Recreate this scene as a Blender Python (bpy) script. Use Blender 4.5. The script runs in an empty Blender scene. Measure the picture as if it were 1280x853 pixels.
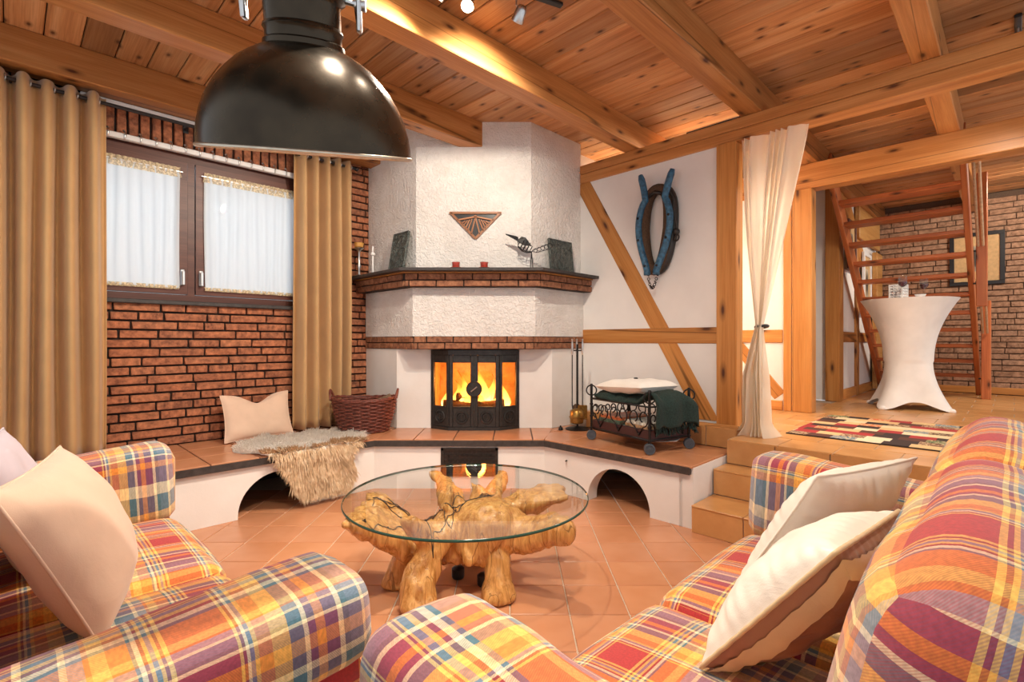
import bpy, bmesh, math, random
from mathutils import Vector, Matrix, noise

# ------------------------------------------------------------------ camera, world, light
scene = bpy.context.scene
COL = scene.collection
S2 = math.sqrt(2.0)
R45 = math.pi / 4
CAM_H = 1.25
cam_d = bpy.data.cameras.new('camera')
cam_d.sensor_width = 36.0
cam_d.lens = 36.0 * 627.0 / 1280.0
cam_d.clip_start = 0.02
cam = bpy.data.objects.new('camera', cam_d)
cam.location = (0, 0, CAM_H)
cam.rotation_euler = (math.pi / 2, 0, 0)
COL.objects.link(cam)
scene.camera = cam

world = bpy.data.worlds.new('world')
scene.world = world
world.use_nodes = True
wbg = world.node_tree.nodes['Background']
wbg.inputs[0].default_value = (0.93, 0.96, 1.0, 1)
wbg.inputs[1].default_value = 0.72

vs = scene.view_settings
vs.view_transform = 'Standard'
vs.look = 'None'
vs.gamma = 1.0
vs.exposure = 0.33
vs.use_curve_mapping = False


def W(a, b, z=0.0):
    """room axes (a along the window wall, b along the timber wall) to world"""
    return Vector(((a - b) / S2, (a + b) / S2, z))


ROOM = Matrix.Rotation(R45, 4, 'Z')


def area_light(name, loc, target, sx, sy, power, color):
    d = bpy.data.lights.new(name, 'AREA')
    d.shape = 'RECTANGLE'
    d.size = sx
    d.size_y = sy
    d.energy = power
    d.color = color
    o = bpy.data.objects.new(name, d)
    o.location = loc
    o.rotation_euler = (Vector(target) - Vector(loc)).to_track_quat('-Z', 'Y').to_euler()
    COL.objects.link(o)
    return o


# daylight entering through the window in the brick wall
area_light('window_daylight', W(0.7, 7.4, 4.4), W(1.25, 4.2, 1.3), 3.4, 2.2, 300, (0.74, 0.87, 1.0))


def lamp_light(name, loc, power, color, r=0.04, target=None, cone=1.9, parent=None):
    d = bpy.data.lights.new(name, 'SPOT' if target is not None else 'POINT')
    d.energy = power
    d.color = color
    d.shadow_soft_size = r
    o = bpy.data.objects.new(name, d)
    o.location = loc
    if target is not None:
        d.spot_size = cone
        d.spot_blend = 0.7
        o.rotation_euler = (Vector(target) - Vector(loc)).to_track_quat('-Z', 'Y').to_euler()
    COL.objects.link(o)
    return o


WARM = (1.0, 0.88, 0.73)
WARM2 = (1.0, 0.70, 0.40)

# ------------------------------------------------------------------ helpers


def link(o, parent=None, M=None):
    COL.objects.link(o)
    if parent is not None:
        o.parent = parent
    if M is not None:
        o.matrix_local = M
    return o


class MB:
    """collects shapes into one mesh"""

    def __init__(self):
        self.v = []
        self.f = []
        self.uv = []      # per face list of uv tuples or None

    def add(self, verts, faces, M=None, uvs=None):
        n = len(self.v)
        if M is not None:
            verts = [M @ Vector(p) for p in verts]
        self.v.extend([tuple(p) for p in verts])
        for i, f in enumerate(faces):
            self.f.append(tuple(k + n for k in f))
            self.uv.append(uvs[i] if uvs else None)
        return self

    def box(self, x0, x1, y0, y1, z0, z1, M=None):
        v = [(x0, y0, z0), (x1, y0, z0), (x1, y1, z0), (x0, y1, z0),
             (x0, y0, z1), (x1, y0, z1), (x1, y1, z1), (x0, y1, z1)]
        f = [(3, 2, 1, 0), (4, 5, 6, 7), (0, 1, 5, 4), (1, 2, 6, 5), (2, 3, 7, 6), (3, 0, 4, 7)]
        return self.add(v, f, M)

    def cbox(self, x0, x1, y0, y1, z0, z1, c=0.005, M=None, jit=0.0, rnd=None):
        pts = []
        for x, sx in ((x0, 1), (x1, -1)):
            for y, sy in ((y0, 1), (y1, -1)):
                for z, sz in ((z0, 1), (z1, -1)):
                    j = (lambda: rnd.uniform(-jit, jit)) if rnd else (lambda: 0)
                    pts.append((x + j(), y + sy * c, z + sz * c))
                    pts.append((x + sx * c, y + j(), z + sz * c))
                    pts.append((x + sx * c, y + sy * c, z + j()))
        return self.hull(pts, M)

    def hull(self, pts, M=None):
        bm = bmesh.new()
        vs_ = [bm.verts.new(p) for p in pts]
        bmesh.ops.convex_hull(bm, input=vs_)
        bmesh.ops.dissolve_limit(bm, angle_limit=0.02, verts=bm.verts, edges=bm.edges)
        loose = [v for v in bm.verts if not v.link_faces]
        if loose:
            bmesh.ops.delete(bm, geom=loose, context='VERTS')
        bm.verts.index_update()
        bm.verts.ensure_lookup_table()
        self.add([v.co[:] for v in bm.verts], [[v.index for v in f.verts] for f in bm.faces], M)
        bm.free()
        return self

    def prism(self, poly, z0, z1, M=None):
        n = len(poly)
        v = [(x, y, z0) for x, y in poly] + [(x, y, z1) for x, y in poly]
        f = [tuple(reversed(range(n))), tuple(range(n, 2 * n))]
        f += [(i, (i + 1) % n, n + (i + 1) % n, n + i) for i in range(n)]
        return self.add(v, f, M)

    def tube(self, pts, r, n=8, closed=False, M=None, sq=None):
        pts = [Vector(p) for p in pts]
        m = len(pts)
        rs = r if isinstance(r, (list, tuple)) else [r] * m
        T = []
        for i in range(m):
            if closed:
                t = pts[(i + 1) % m] - pts[i - 1]
            else:
                t = pts[min(i + 1, m - 1)] - pts[max(i - 1, 0)]
            T.append(t.normalized() if t.length > 1e-9 else Vector((0, 0, 1)))
        up = Vector((0, 0, 1)) if abs(T[0].z) < 0.9 else Vector((1, 0, 0))
        nrm = T[0].cross(up).normalized()
        verts, faces = [], []
        for i in range(m):
            if i:
                nrm = nrm - T[i] * nrm.dot(T[i])
                nrm = nrm.normalized() if nrm.length > 1e-6 else T[i].orthogonal().normalized()
            bn = T[i].cross(nrm)
            for k in range(n):
                an = 2 * math.pi * (k + 0.5) / n
                s = 1.0 if sq is None else sq
                verts.append(pts[i] + nrm * math.cos(an) * rs[i] + bn * math.sin(an) * rs[i] * s)
        for i in range(m if closed else m - 1):
            j = (i + 1) % m
            for k in range(n):
                l = (k + 1) % n
                faces.append((i * n + k, i * n + l, j * n + l, j * n + k))
        if not closed:
            faces.append(tuple(reversed(range(n))))
            faces.append(tuple(range((m - 1) * n, m * n)))
        return self.add(verts, faces, M)

    def ring(self, c, axis, R, r, n=16, k=6, M=None):
        q = Vector(axis).to_track_quat('Z', 'Y')
        pts = [Vector(c) + q @ Vector((math.cos(2 * math.pi * i / n) * R, math.sin(2 * math.pi * i / n) * R, 0)) for i in range(n)]
        return self.tube(pts, r, k, True, M)

    def lathe(self, prof, n=24, M=None, cap0=True, cap1=True):
        v, f = [], []
        for (r, z) in prof:
            for k in range(n):
                an = 2 * math.pi * k / n
                v.append((r * math.cos(an), r * math.sin(an), z))
        for i in range(len(prof) - 1):
            for k in range(n):
                l = (k + 1) % n
                f.append((i * n + k, i * n + l, (i + 1) * n + l, (i + 1) * n + k))
        if cap0:
            f.append(tuple(reversed(range(n))))
        if cap1:
            f.append(tuple(range((len(prof) - 1) * n, len(prof) * n)))
        return self.add(v, f, M)

    def ball(self, c, r, M=None, n=10, sc=(1, 1, 1)):
        prof = [(math.sin(math.pi * i / n) * r, -math.cos(math.pi * i / n) * r) for i in range(1, n)]
        m = Matrix.Translation(c) @ Matrix.Diagonal((*sc, 1))
        return self.lathe(prof, n + 4, (M @ m) if M is not None else m)

    def grid(self, fn, nu, nv, M=None, uvfn=None, closeu=False):
        """fn(i/nu, j/nv) -> point"""
        v, f, uvs = [], [], []
        cu = nu if closeu else nu + 1
        for j in range(nv + 1):
            for i in range(cu):
                v.append(fn(i / nu, j / nv))
        for j in range(nv):
            for i in range(nu):
                i2 = (i + 1) % cu
                f.append((j * cu + i, j * cu + i2, (j + 1) * cu + i2, (j + 1) * cu + i))
                if uvfn:
                    uvs.append([uvfn(i / nu, j / nv), uvfn((i + 1) / nu, j / nv), uvfn((i + 1) / nu, (j + 1) / nv), uvfn(i / nu, (j + 1) / nv)])
        return self.add(v, f, M, uvs if uvfn else None)

    def mesh(self, name, smooth=None, boxuv=False, recalc=True):
        me = bpy.data.meshes.new(name)
        me.from_pydata(self.v, [], self.f)
        if recalc:
            bm = bmesh.new()
            bm.from_mesh(me)
            bmesh.ops.recalc_face_normals(bm, faces=bm.faces)
            bm.to_mesh(me)
            bm.free()
        if boxuv or any(u is not None for u in self.uv):
            lay = me.uv_layers.new(name='UVMap')
            for p, u in zip(me.polygons, self.uv):
                if u is not None:
                    loopv = {vi: uvv for vi, uvv in zip(self.f[p.index], u)}
                    for li in p.loop_indices:
                        lay.data[li].uv = loopv[me.loops[li].vertex_index]
                else:
                    nx, ny, nz = (abs(c) for c in p.normal)
                    for li in p.loop_indices:
                        co = me.vertices[me.loops[li].vertex_index].co
                        if nz >= nx and nz >= ny:
                            lay.data[li].uv = (co.x, co.y)
                        elif ny >= nx:
                            lay.data[li].uv = (co.x, co.z)
                        else:
                            lay.data[li].uv = (co.y, co.z)
        if smooth is not None:
            me.polygons.foreach_set('use_smooth', [True] * len(me.polygons))
            if smooth < 179:
                me.set_sharp_from_angle(angle=math.radians(smooth))
        me.update()
        return me

    def build(self, name, mat, parent=None, M=None, smooth=None, boxuv=False, recalc=True):
        me = self.mesh(name, smooth, boxuv, recalc)
        if mat is not None:
            me.materials.append(mat)
        o = bpy.data.objects.new(name, me)
        return link(o, parent, M)


def inst(name, me, parent=None, M=None):
    return link(bpy.data.objects.new(name, me), parent, M)


def tag(o, label=None, cat=None, group=None, kind=None):
    if label:
        o['label'] = label
    if cat:
        o['category'] = cat
    if group:
        o['group'] = group
    if kind:
        o['kind'] = kind
    return o


def thing(name, label, cat, M=None, group=None, kind=None):
    o = bpy.data.objects.new(name, None)
    o.empty_display_size = 0.1
    link(o, None, M)
    return tag(o, label, cat, group, kind)


def TR(v, rz=0.0, rx=0.0, ry=0.0):
    return Matrix.Translation(v) @ Matrix.Rotation(rz, 4, 'Z') @ Matrix.Rotation(ry, 4, 'Y') @ Matrix.Rotation(rx, 4, 'X')


def axis_M(p0, p1, up=(0, 0, 1)):
    """matrix with local X from p0 to p1, centred between them"""
    p0, p1, up = Vector(p0), Vector(p1), Vector(up)
    x = (p1 - p0).normalized()
    y = up.cross(x)
    y = y.normalized() if y.length > 1e-6 else x.orthogonal().normalized()
    z = x.cross(y)
    m = Matrix((x, y, z)).transposed().to_4x4()
    m.translation = (p0 + p1) / 2
    return m


def beam(name, p0, p1, w, h, mat, parent=None, up=(0, 0, 1), c=0.006):
    """timber with its long axis on local X; w across (local y), h along up (local z)"""
    L = (Vector(p1) - Vector(p0)).length
    mb = MB().cbox(-L / 2, L / 2, -w / 2, w / 2, -h / 2, h / 2, c)
    return mb.build(name, mat, parent, axis_M(p0, p1, up))


def fbm(p, o=4):
    return noise.fractal(Vector(p), 1.0, 2.0, o)


def applied(o):
    """bake the modifiers of o into its mesh"""
    dg = bpy.context.evaluated_depsgraph_get()
    dg.update()
    me = bpy.data.meshes.new_from_object(o.evaluated_get(dg))
    o.modifiers.clear()
    o.data = me
    return o


# ------------------------------------------------------------------ materials
class Mat:
    def __init__(self, name):
        self.m = bpy.data.materials.new(name)
        self.m.use_nodes = True
        self.t = self.m.node_tree
        self.b = self.t.nodes['Principled BSDF']
        self.out = self.t.nodes['Material Output']

    def n(self, kind, **kw):
        nd = self.t.nodes.new('ShaderNode' + kind)
        for k, v in kw.items():
            if k.startswith('i_'):
                nd.inputs[k[2:].replace('_', ' ')].default_value = v
            else:
                setattr(nd, k, v)
        return nd

    def l(self, a, b):
        self.t.links.new(a, b)

    def set(self, **kw):
        for k, v in kw.items():
            self.b.inputs[k.replace('_', ' ')].default_value = v
        return self

    def ramp(self, fac, stops, interp='LINEAR'):
        r = self.n('ValToRGB')
        r.color_ramp.interpolation = interp
        e = r.color_ramp.elements
        while len(e) < len(stops):
            e.new(0.5)
        for k, (p, c) in enumerate(stops):
            e[k].position = p
            e[k].color = (*c, 1) if len(c) == 3 else c
        self.l(fac, r.inputs[0])
        return r.outputs[0]

    def math(self, op, a, b=None, c=None):
        nd = self.n('Math', operation=op)
        for i, x in enumerate((a, b, c)):
            if x is None:
                continue
            if isinstance(x, (int, float)):
                nd.inputs[i].default_value = x
            else:
                self.l(x, nd.inputs[i])
        return nd.outputs[0]

    def mix(self, fac, a, b, blend='MIX'):
        nd = self.n('Mix', data_type='RGBA', blend_type=blend)
        for s, x in ((nd.inputs[0], fac), (nd.inputs[6], a), (nd.inputs[7], b)):
            if isinstance(x, (int, float)):
                s.default_value = x
            elif isinstance(x, tuple):
                s.default_value = (*x, 1)
            else:
                self.l(x, s)
        return nd.outputs[2]

    def coord(self, scale=(1, 1, 1), rand=True, which='Object'):
        tc = self.n('TexCoord')
        src = tc.outputs[which]
        if rand:
            oi = self.n('ObjectInfo')
            mul = self.n('VectorMath', operation='MULTIPLY_ADD')
            cmb = self.n('CombineXYZ')
            for i in range(3):
                self.l(oi.outputs['Random'], cmb.inputs[i])
            self.l(cmb.outputs[0], mul.inputs[0])
            mul.inputs[1].default_value = (37.0, 91.0, 53.0)
            self.l(src, mul.inputs[2])
            src = mul.outputs[0]
        mp = self.n('VectorMath', operation='MULTIPLY')
        self.l(src, mp.inputs[0])
        mp.inputs[1].default_value = scale
        return mp.outputs[0]

    def noise(self, vec, scale=5.0, detail=4.0, rough=0.55, dist=0.0):
        nd = self.n('TexNoise')
        nd.inputs['Scale'].default_value = scale
        nd.inputs['Detail'].default_value = detail
        nd.inputs['Roughness'].default_value = rough
        nd.inputs['Distortion'].default_value = dist
        self.l(vec, nd.inputs['Vector'])
        return nd.outputs[0]

    def bump(self, h, strength=0.3, dist=0.01):
        nd = self.n('Bump')
        nd.inputs['Strength'].default_value = strength
        nd.inputs['Distance'].default_value = dist
        self.l(h, nd.inputs['Height'])
        self.l(nd.outputs[0], self.b.inputs['Normal'])
        return nd.outputs[0]

    def color(self, sock):
        self.l(sock, self.b.inputs['Base Color'])
        return self

    def rnd(self):
        return self.n('ObjectInfo').outputs['Random']


def plain(name, col, rough=0.6, metal=0.0, nscale=30.0, var=0.12, bump=0.0, **kw):
    m = Mat(name)
    co = m.coord((1, 1, 1))
    nz = m.noise(co, nscale, 3)
    dark = tuple(c * (1 - var) for c in col)
    light = tuple(min(1, c * (1 + var)) for c in col)
    m.color(m.ramp(nz, [(0.3, dark), (0.7, light)]))
    m.set(Roughness=rough, Metallic=metal, **kw)
    if bump:
        m.bump(nz, bump, 0.004)
    return m.m


def wood(name, c_dark, c_mid, c_light, rough=0.5, knots=True, vary=0.25, knot_col=(0.10, 0.03, 0.01), grain=1.0, cracks=False, kn=(2.1, 6.0, 0.4)):
    m = Mat(name)
    co = m.coord((0.55, 9 * grain, 9 * grain))
    n1 = m.noise(co, 1.6, 4, 0.55, 0.35)
    col = m.ramp(n1, [(0.25, c_dark), (0.48, c_mid), (0.72, c_light)])
    co2 = m.coord((3, 140, 140))
    n2 = m.noise(co2, 1.0, 2)
    col = m.mix(0.22, col, m.ramp(n2, [(0.35, tuple(x * 0.62 for x in c_dark)), (0.65, c_light)]))
    if knots:
        sx = m.n('SeparateXYZ')
        m.l(m.coord((1, 1, 1)), sx.inputs[0])
        cx = m.n('CombineXYZ')
        m.l(m.math('MULTIPLY', sx.outputs[0], kn[0]), cx.inputs[0])
        m.l(m.math('MULTIPLY', m.math('ADD', sx.outputs[1], sx.outputs[2]), kn[1]), cx.inputs[1])
        cv = cx.outputs[0]
        vo = m.n('TexVoronoi', voronoi_dimensions='2D')
        vo.inputs['Scale'].default_value = 1.0
        m.l(cv, vo.inputs['Vector'])
        k = m.ramp(vo.outputs['Distance'], [(0.035, (1, 1, 1)), (0.085, (0.45, 0.45, 0.45)), (0.17, (0, 0, 0))])
        wn = m.n('TexWhiteNoise')
        m.l(vo.outputs['Position'], wn.inputs['Vector'])
        sel = m.math('GREATER_THAN', wn.outputs['Value'], kn[2])
        k = m.math('MULTIPLY', k, sel)
        col = m.mix(k, col, knot_col)
    if cracks:
        cc = m.coord((0.12, 1, 1))
        nn = m.noise(m.coord((0.07, 2.6, 2.6)), 1.5, 1, 0.4, 0.0)
        band = m.math('ABSOLUTE', m.math('SUBTRACT', nn, 0.5))
        cr = m.ramp(band, [(0.0025, (1, 1, 1)), (0.006, (0, 0, 0))])
        col = m.mix(m.math('MULTIPLY', cr, 0.8), col, tuple(x * 0.25 for x in c_dark))
    if vary:
        r = m.rnd()
        f = m.ramp(r, [(0, (1 - vary,) * 3), (1, (1 + vary * 0.4,) * 3)])
        col = m.mix(1.0, col, f, 'MULTIPLY')
    m.color(col)
    m.set(Roughness=rough)
    m.b.inputs['Specular IOR Level'].default_value = 0.35
    m.bump(n2, 0.12, 0.003)
    return m.m


M = {}
M['beam'] = wood('pine_beam', (0.42, 0.150, 0.036), (0.57, 0.235, 0.068), (0.70, 0.34, 0.12), 0.40, cracks=True)
M['plank'] = wood('pine_plank', (0.38, 0.145, 0.045), (0.60, 0.27, 0.10), (0.76, 0.45, 0.22), 0.34, vary=0.48, kn=(3.2, 6.5, 0.35))
M['timber'] = wood('frame_timber', (0.46, 0.165, 0.034), (0.61, 0.25, 0.06), (0.72, 0.34, 0.10), 0.45, cracks=True, kn=(1.6, 5.0, 0.62))
M['stair'] = wood('stair_wood', (0.38, 0.085, 0.022), (0.52, 0.140, 0.040), (0.62, 0.20, 0.065), 0.4)
M['winwood'] = wood('window_wood', (0.075, 0.022, 0.014), (0.115, 0.038, 0.024), (0.16, 0.056, 0.036), 0.4, knots=False)
M['panelwood'] = wood('panel_wood', (0.50, 0.21, 0.05), (0.66, 0.32, 0.09), (0.78, 0.44, 0.16), 0.5, knots=False)
M['root'] = None


def brick_mat(name, cols, rough=0.8):
    m = Mat(name)
    st = [(i / (len(cols) - 1), c) for i, c in enumerate(cols)]
    base = m.ramp(m.rnd(), st)
    co = m.coord((1, 1, 1))
    nz = m.noise(co, 22, 5, 0.65)
    col = m.mix(0.55, base, m.mix(m.ramp(nz, [(0.35, (0, 0, 0)), (0.68, (1, 1, 1))]), tuple(x * 0.38 for x in cols[0]), tuple(min(1, x * 1.5) for x in cols[-1])), 'MIX')
    n2 = m.noise(co, 120, 3)
    m.color(col)
    m.set(Roughness=rough)
    m.bump(m.math('ADD', nz, m.math('MULTIPLY', n2, 0.5)), 0.5, 0.006)
    return m.m


M['brick'] = brick_mat('clay_brick', [(0.20, 0.070, 0.038), (0.34, 0.110, 0.052), (0.43, 0.145, 0.064), (0.27, 0.098, 0.054), (0.50, 0.19, 0.085)])
M['mantelbrick'] = brick_mat('mantel_brick', [(0.20, 0.075, 0.04), (0.31, 0.125, 0.06), (0.26, 0.098, 0.05), (0.38, 0.17, 0.085)])
M['backbrick'] = brick_mat('hall_brick', [(0.30, 0.155, 0.085), (0.40, 0.22, 0.125), (0.34, 0.18, 0.10), (0.46, 0.27, 0.17)])
M['mortar'] = plain('dark_mortar', (0.030, 0.022, 0.018), 0.95, nscale=60, bump=0.4)
M['mortar2'] = plain('hall_mortar', (0.14, 0.09, 0.06), 0.95, nscale=60, bump=0.4)

m = Mat('rough_plaster')
co = m.coord((1, 1, 1), False)
n1 = m.noise(co, 38, 3, 0.5, 0.8)
n2 = m.noise(co, 6, 3)
m.color(m.ramp(n2, [(0.3, (0.80, 0.765, 0.72)), (0.7, (0.90, 0.875, 0.84))]))
m.set(Roughness=0.9)
m.bump(m.ramp(n1, [(0.38, (0, 0, 0)), (0.62, (1, 1, 1))]), 0.75, 0.009)
M['rough'] = m.m
m = Mat('smooth_plaster')
co = m.coord((1, 1, 1), False)
n1 = m.noise(co, 45, 4, 0.6)
n2 = m.noise(co, 3, 3)
m.color(m.ramp(n2, [(0.3, (0.82, 0.785, 0.74)), (0.7, (0.89, 0.865, 0.83))]))
m.set(Roughness=0.85)
m.bump(n1, 0.18, 0.004)
M['plaster'] = m.m
M['panel'] = plain('white_panel', (0.84, 0.82, 0.79), 0.85, nscale=4, var=0.03)
M['whitepaint'] = plain('white_paint', (0.82, 0.82, 0.81), 0.45, nscale=4, var=0.03)

m = Mat('terracotta')
co = m.coord((1, 1, 1))
nz = m.noise(co, 5, 2, 0.5)
base = m.ramp(m.rnd(), [(0, (0.47, 0.195, 0.090)), (0.35, (0.56, 0.245, 0.115)), (0.7, (0.52, 0.235, 0.125)), (1, (0.62, 0.28, 0.13))])
col = m.mix(0.5, base, m.ramp(nz, [(0.3, (0.50, 0.205, 0.095)), (0.5, (0.56, 0.25, 0.125)), (0.72, (0.62, 0.30, 0.165))]))
m.color(col)
m.set(Roughness=0.26)
m.b.inputs['Specular IOR Level'].default_value = 0.55
m.bump(nz, 0.03, 0.004)
M['tile'] = m.m
m = Mat('floor_tile')
co = m.coord((1, 1, 1))
nz = m.noise(co, 5, 5, 0.6)
base = m.ramp(m.rnd(), [(0, (0.50, 0.235, 0.075)), (0.5, (0.60, 0.29, 0.10)), (1, (0.64, 0.33, 0.125))])
m.color(m.mix(0.4, base, m.ramp(nz, [(0.3, (0.42, 0.18, 0.055)), (0.7, (0.70, 0.38, 0.15))])))
m.set(Roughness=0.3)
m.bump(nz, 0.08, 0.004)
M['uptile'] = m.m
M['grout'] = plain('grout', (0.52, 0.40, 0.30), 0.9, nscale=40)
M['slate'] = plain('dark_slate_edge', (0.045, 0.038, 0.036), 0.55, nscale=25, var=0.4, bump=0.3)
M['iron'] = plain('cast_iron', (0.05, 0.048, 0.046), 0.36, 0.5, 40, 0.25, 0.15)
M['blackiron'] = plain('wrought_iron', (0.018, 0.016, 0.016), 0.45, 0.5, 60, 0.3, 0.1)
M['black'] = plain('black_plastic', (0.02, 0.02, 0.022), 0.35)
M['steel'] = plain('brushed_steel', (0.62, 0.62, 0.62), 0.28, 1.0, 80, 0.06)
M['brass'] = plain('old_brass', (0.38, 0.22, 0.06), 0.35, 0.9, 60, 0.3, 0.2)
M['firebrick'] = plain('firebrick', (0.55, 0.36, 0.20), 0.95, nscale=14, var=0.3, bump=0.3)
M['wheel'] = plain('grey_wheel', (0.07, 0.085, 0.105), 0.4)
M['bark'] = plain('log_bark', (0.16, 0.095, 0.055), 0.95, nscale=40, var=0.5, bump=0.8)
M['char'] = plain('charred_log', (0.10, 0.045, 0.02), 0.95, nscale=30, var=0.6, bump=0.8)
M['logend'] = plain('cut_wood', (0.58, 0.40, 0.24), 0.8, nscale=30, var=0.2)
M['bluepaint'] = plain('blue_paint', (0.035, 0.125, 0.22), 0.45, nscale=35, var=0.55, bump=0.3)
M['leather'] = plain('black_leather', (0.022, 0.017, 0.014), 0.45, nscale=50, var=0.3, bump=0.3)
M['burlap'] = plain('brown_lining', (0.085, 0.048, 0.026), 0.9, nscale=70, var=0.3, bump=0.4)
M['red'] = plain('red_ceramic', (0.42, 0.055, 0.035), 0.3)
M['copperwood'] = wood('carved_wood', (0.34, 0.13, 0.06), (0.48, 0.21, 0.10), (0.58, 0.29, 0.16), 0.4, knots=False)
M['white'] = plain('white_ceramic', (0.85, 0.84, 0.82), 0.3, nscale=5, var=0.02)
M['paper'] = plain('paper', (0.78, 0.76, 0.72), 0.8)
M['tan'] = plain('tan_mount', (0.62, 0.40, 0.19), 0.8)
M['greenwool'] = plain('green_wool', (0.013, 0.030, 0.025), 0.95, nscale=90, var=0.5, bump=0.5)
M['wicker'] = plain('wicker', (0.16, 0.040, 0.024), 0.5, nscale=45, var=0.5)
M['crate'] = plain('dark_red_wood', (0.05, 0.016, 0.018), 0.45, nscale=20)


def fabric(name, col, rough=0.85, weave=350, var=0.06, sheen=0.3, bump=0.15, wrinkle=0.0):
    m = Mat(name)
    co = m.coord((1, 1, 1))
    n1 = m.noise(co, 5, 3)
    n2 = m.noise(co, weave, 2)
    m.color(m.ramp(n1, [(0.3, tuple(c * (1 - var) for c in col)), (0.7, tuple(min(1, c * (1 + var)) for c in col))]))
    m.set(Roughness=rough)
    m.b.inputs['Sheen Weight'].default_value = sheen
    h = n2
    if wrinkle:
        n3 = m.noise(m.coord((1, 1, 1)), 9, 3, 0.5, 1.2)
        h = m.math('ADD', m.math('MULTIPLY', n2, 0.15), m.math('MULTIPLY', n3, wrinkle))
    m.bump(h, bump, 0.006)
    return m.m


M['curtain'] = fabric('ochre_curtain', (0.54, 0.325, 0.14), 0.8)
M['beige'] = fabric('beige_cotton', (0.76, 0.54, 0.40), 0.85, wrinkle=1.2, bump=0.35)
M['cream'] = fabric('cream_satin', (0.88, 0.83, 0.73), 0.40, sheen=0.1, wrinkle=1.5, bump=0.4)
M['taupe'] = fabric('taupe_satin', (0.36, 0.17, 0.095), 0.34, sheen=0.1, wrinkle=1.5, bump=0.4)
M['goldband'] = fabric('gold_band', (0.70, 0.52, 0.29), 0.45, wrinkle=1.5, bump=0.4)
M['lilac'] = fabric('lilac_cotton', (0.60, 0.53, 0.60), 0.85, wrinkle=1.0, bump=0.3)
M['whitecotton'] = fabric('white_cotton', (0.86, 0.82, 0.75), 0.9, wrinkle=1.2, bump=0.35)
M['stretch'] = fabric('white_stretch', (0.84, 0.80, 0.76), 0.7, sheen=0.2)
M['hide'] = fabric('hide', (0.86, 0.80, 0.70), 0.95)


def sheer(name, col, trans, alpha, lace=False):
    m = Mat(name)
    t = m.t
    d = m.n('BsdfDiffuse')
    d.inputs[0].default_value = (*col, 1)
    tl = m.n('BsdfTranslucent')
    tl.inputs[0].default_value = (*col, 1)
    tr = m.n('BsdfTransparent')
    mx = m.n('MixShader')
    mx.inputs[0].default_value = trans
    m.l(d.outputs[0], mx.inputs[1])
    m.l(tl.outputs[0], mx.inputs[2])
    mx2 = m.n('MixShader')
    if lace:
        nz = m.noise(m.coord((1, 1, 1), False), 70, 2)
        m.l(m.ramp(nz, [(0.42, (0.08,) * 3), (0.55, (0.45,) * 3)]), mx2.inputs[0])
    else:
        mx2.inputs[0].default_value = 1 - alpha
    m.l(mx.outputs[0], mx2.inputs[1])
    m.l(tr.outputs[0], mx2.inputs[2])
    m.l(mx2.outputs[0], m.out.inputs[0])
    return m.m


M['sheer'] = sheer('window_net', (0.68, 0.73, 0.76), 0.18, 0.82)
M['lace'] = sheer('cream_lace', (0.80, 0.66, 0.42), 0.2, 0.8, True)
M['voile'] = sheer('cream_voile', (0.93, 0.84, 0.70), 0.45, 0.88)


def glass(name, tint=(1, 1, 1), refl=1.0, rough=0.0):
    """thin clear sheet: reflection by angle, the rest passes straight through"""
    m = Mat(name)
    fr = m.n('Fresnel')
    geo = m.n('NewGeometry')
    m.l(m.math('ADD', m.math('MULTIPLY', geo.outputs['Backfacing'], 1 / 1.5 - 1.5), 1.5), fr.inputs[0])
    tr = m.n('BsdfTransparent')
    tr.inputs[0].default_value = (*tint, 1)
    gl = m.n('BsdfGlossy')
    gl.inputs['Roughness'].default_value = rough
    mx = m.n('MixShader')
    m.l(m.math('MULTIPLY', fr.outputs[0], refl), mx.inputs[0])
    m.l(tr.outputs[0], mx.inputs[1])
    m.l(gl.outputs[0], mx.inputs[2])
    m.l(mx.outputs[0], m.out.inputs[0])
    return m.m


M['glass'] = glass('clear_glass', (0.97, 0.985, 0.975), 0.8)
M['pane'] = glass('window_glass', (0.96, 0.98, 1.0))
M['stoveglass'] = glass('stove_glass', (0.95, 0.85, 0.7), 0.6)
M['glassedge'] = plain('glass_edge', (0.02, 0.075, 0.055), 0.15)
m = Mat('smoked_edge')
M['wine'] = plain('red_wine', (0.06, 0.004, 0.012), 0.1)


def emit(name, col, s):
    m = Mat(name)
    e = m.n('Emission')
    e.inputs[0].default_value = (*col, 1)
    e.inputs[1].default_value = s
    m.l(e.outputs[0], m.out.inputs[0])
    return m.m


M['bulb'] = emit('lamp_glow', (1.0, 0.86, 0.62), 60)
M['ember'] = emit('ember_glow', (1.0, 0.20, 0.02), 5)
m = Mat('flame')
tc = m.n('TexCoord')
sp = m.n('SeparateXYZ')
m.l(tc.outputs['Generated'], sp.inputs[0])
nz = m.noise(m.coord((10, 10, 4)), 1.0, 3)
hh = m.math('ADD', sp.outputs[2], m.math('MULTIPLY', m.math('SUBTRACT', nz, 0.5), 0.6))
e = m.n('Emission')
m.l(m.ramp(hh, [(0.0, (1.0, 0.72, 0.30)), (0.4, (1.0, 0.50, 0.10)), (0.8, (1.0, 0.26, 0.03)), (1.0, (0.8, 0.10, 0.01))]), e.inputs[0])
m.l(m.ramp(hh, [(0.0, (1, 1, 1)), (0.5, (0.55,) * 3), (1.0, (0.2,) * 3)]), e.inputs[1])
st = m.math('MULTIPLY', m.ramp(hh, [(0.0, (1, 1, 1)), (0.5, (0.6,) * 3), (1.0, (0.2,) * 3)]), 7.0)
m.l(st, e.inputs[1])
tr = m.n('BsdfTransparent')
mx = m.n('MixShader')
lw = m.n('LayerWeight')
lw.inputs[0].default_value = 0.35
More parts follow.
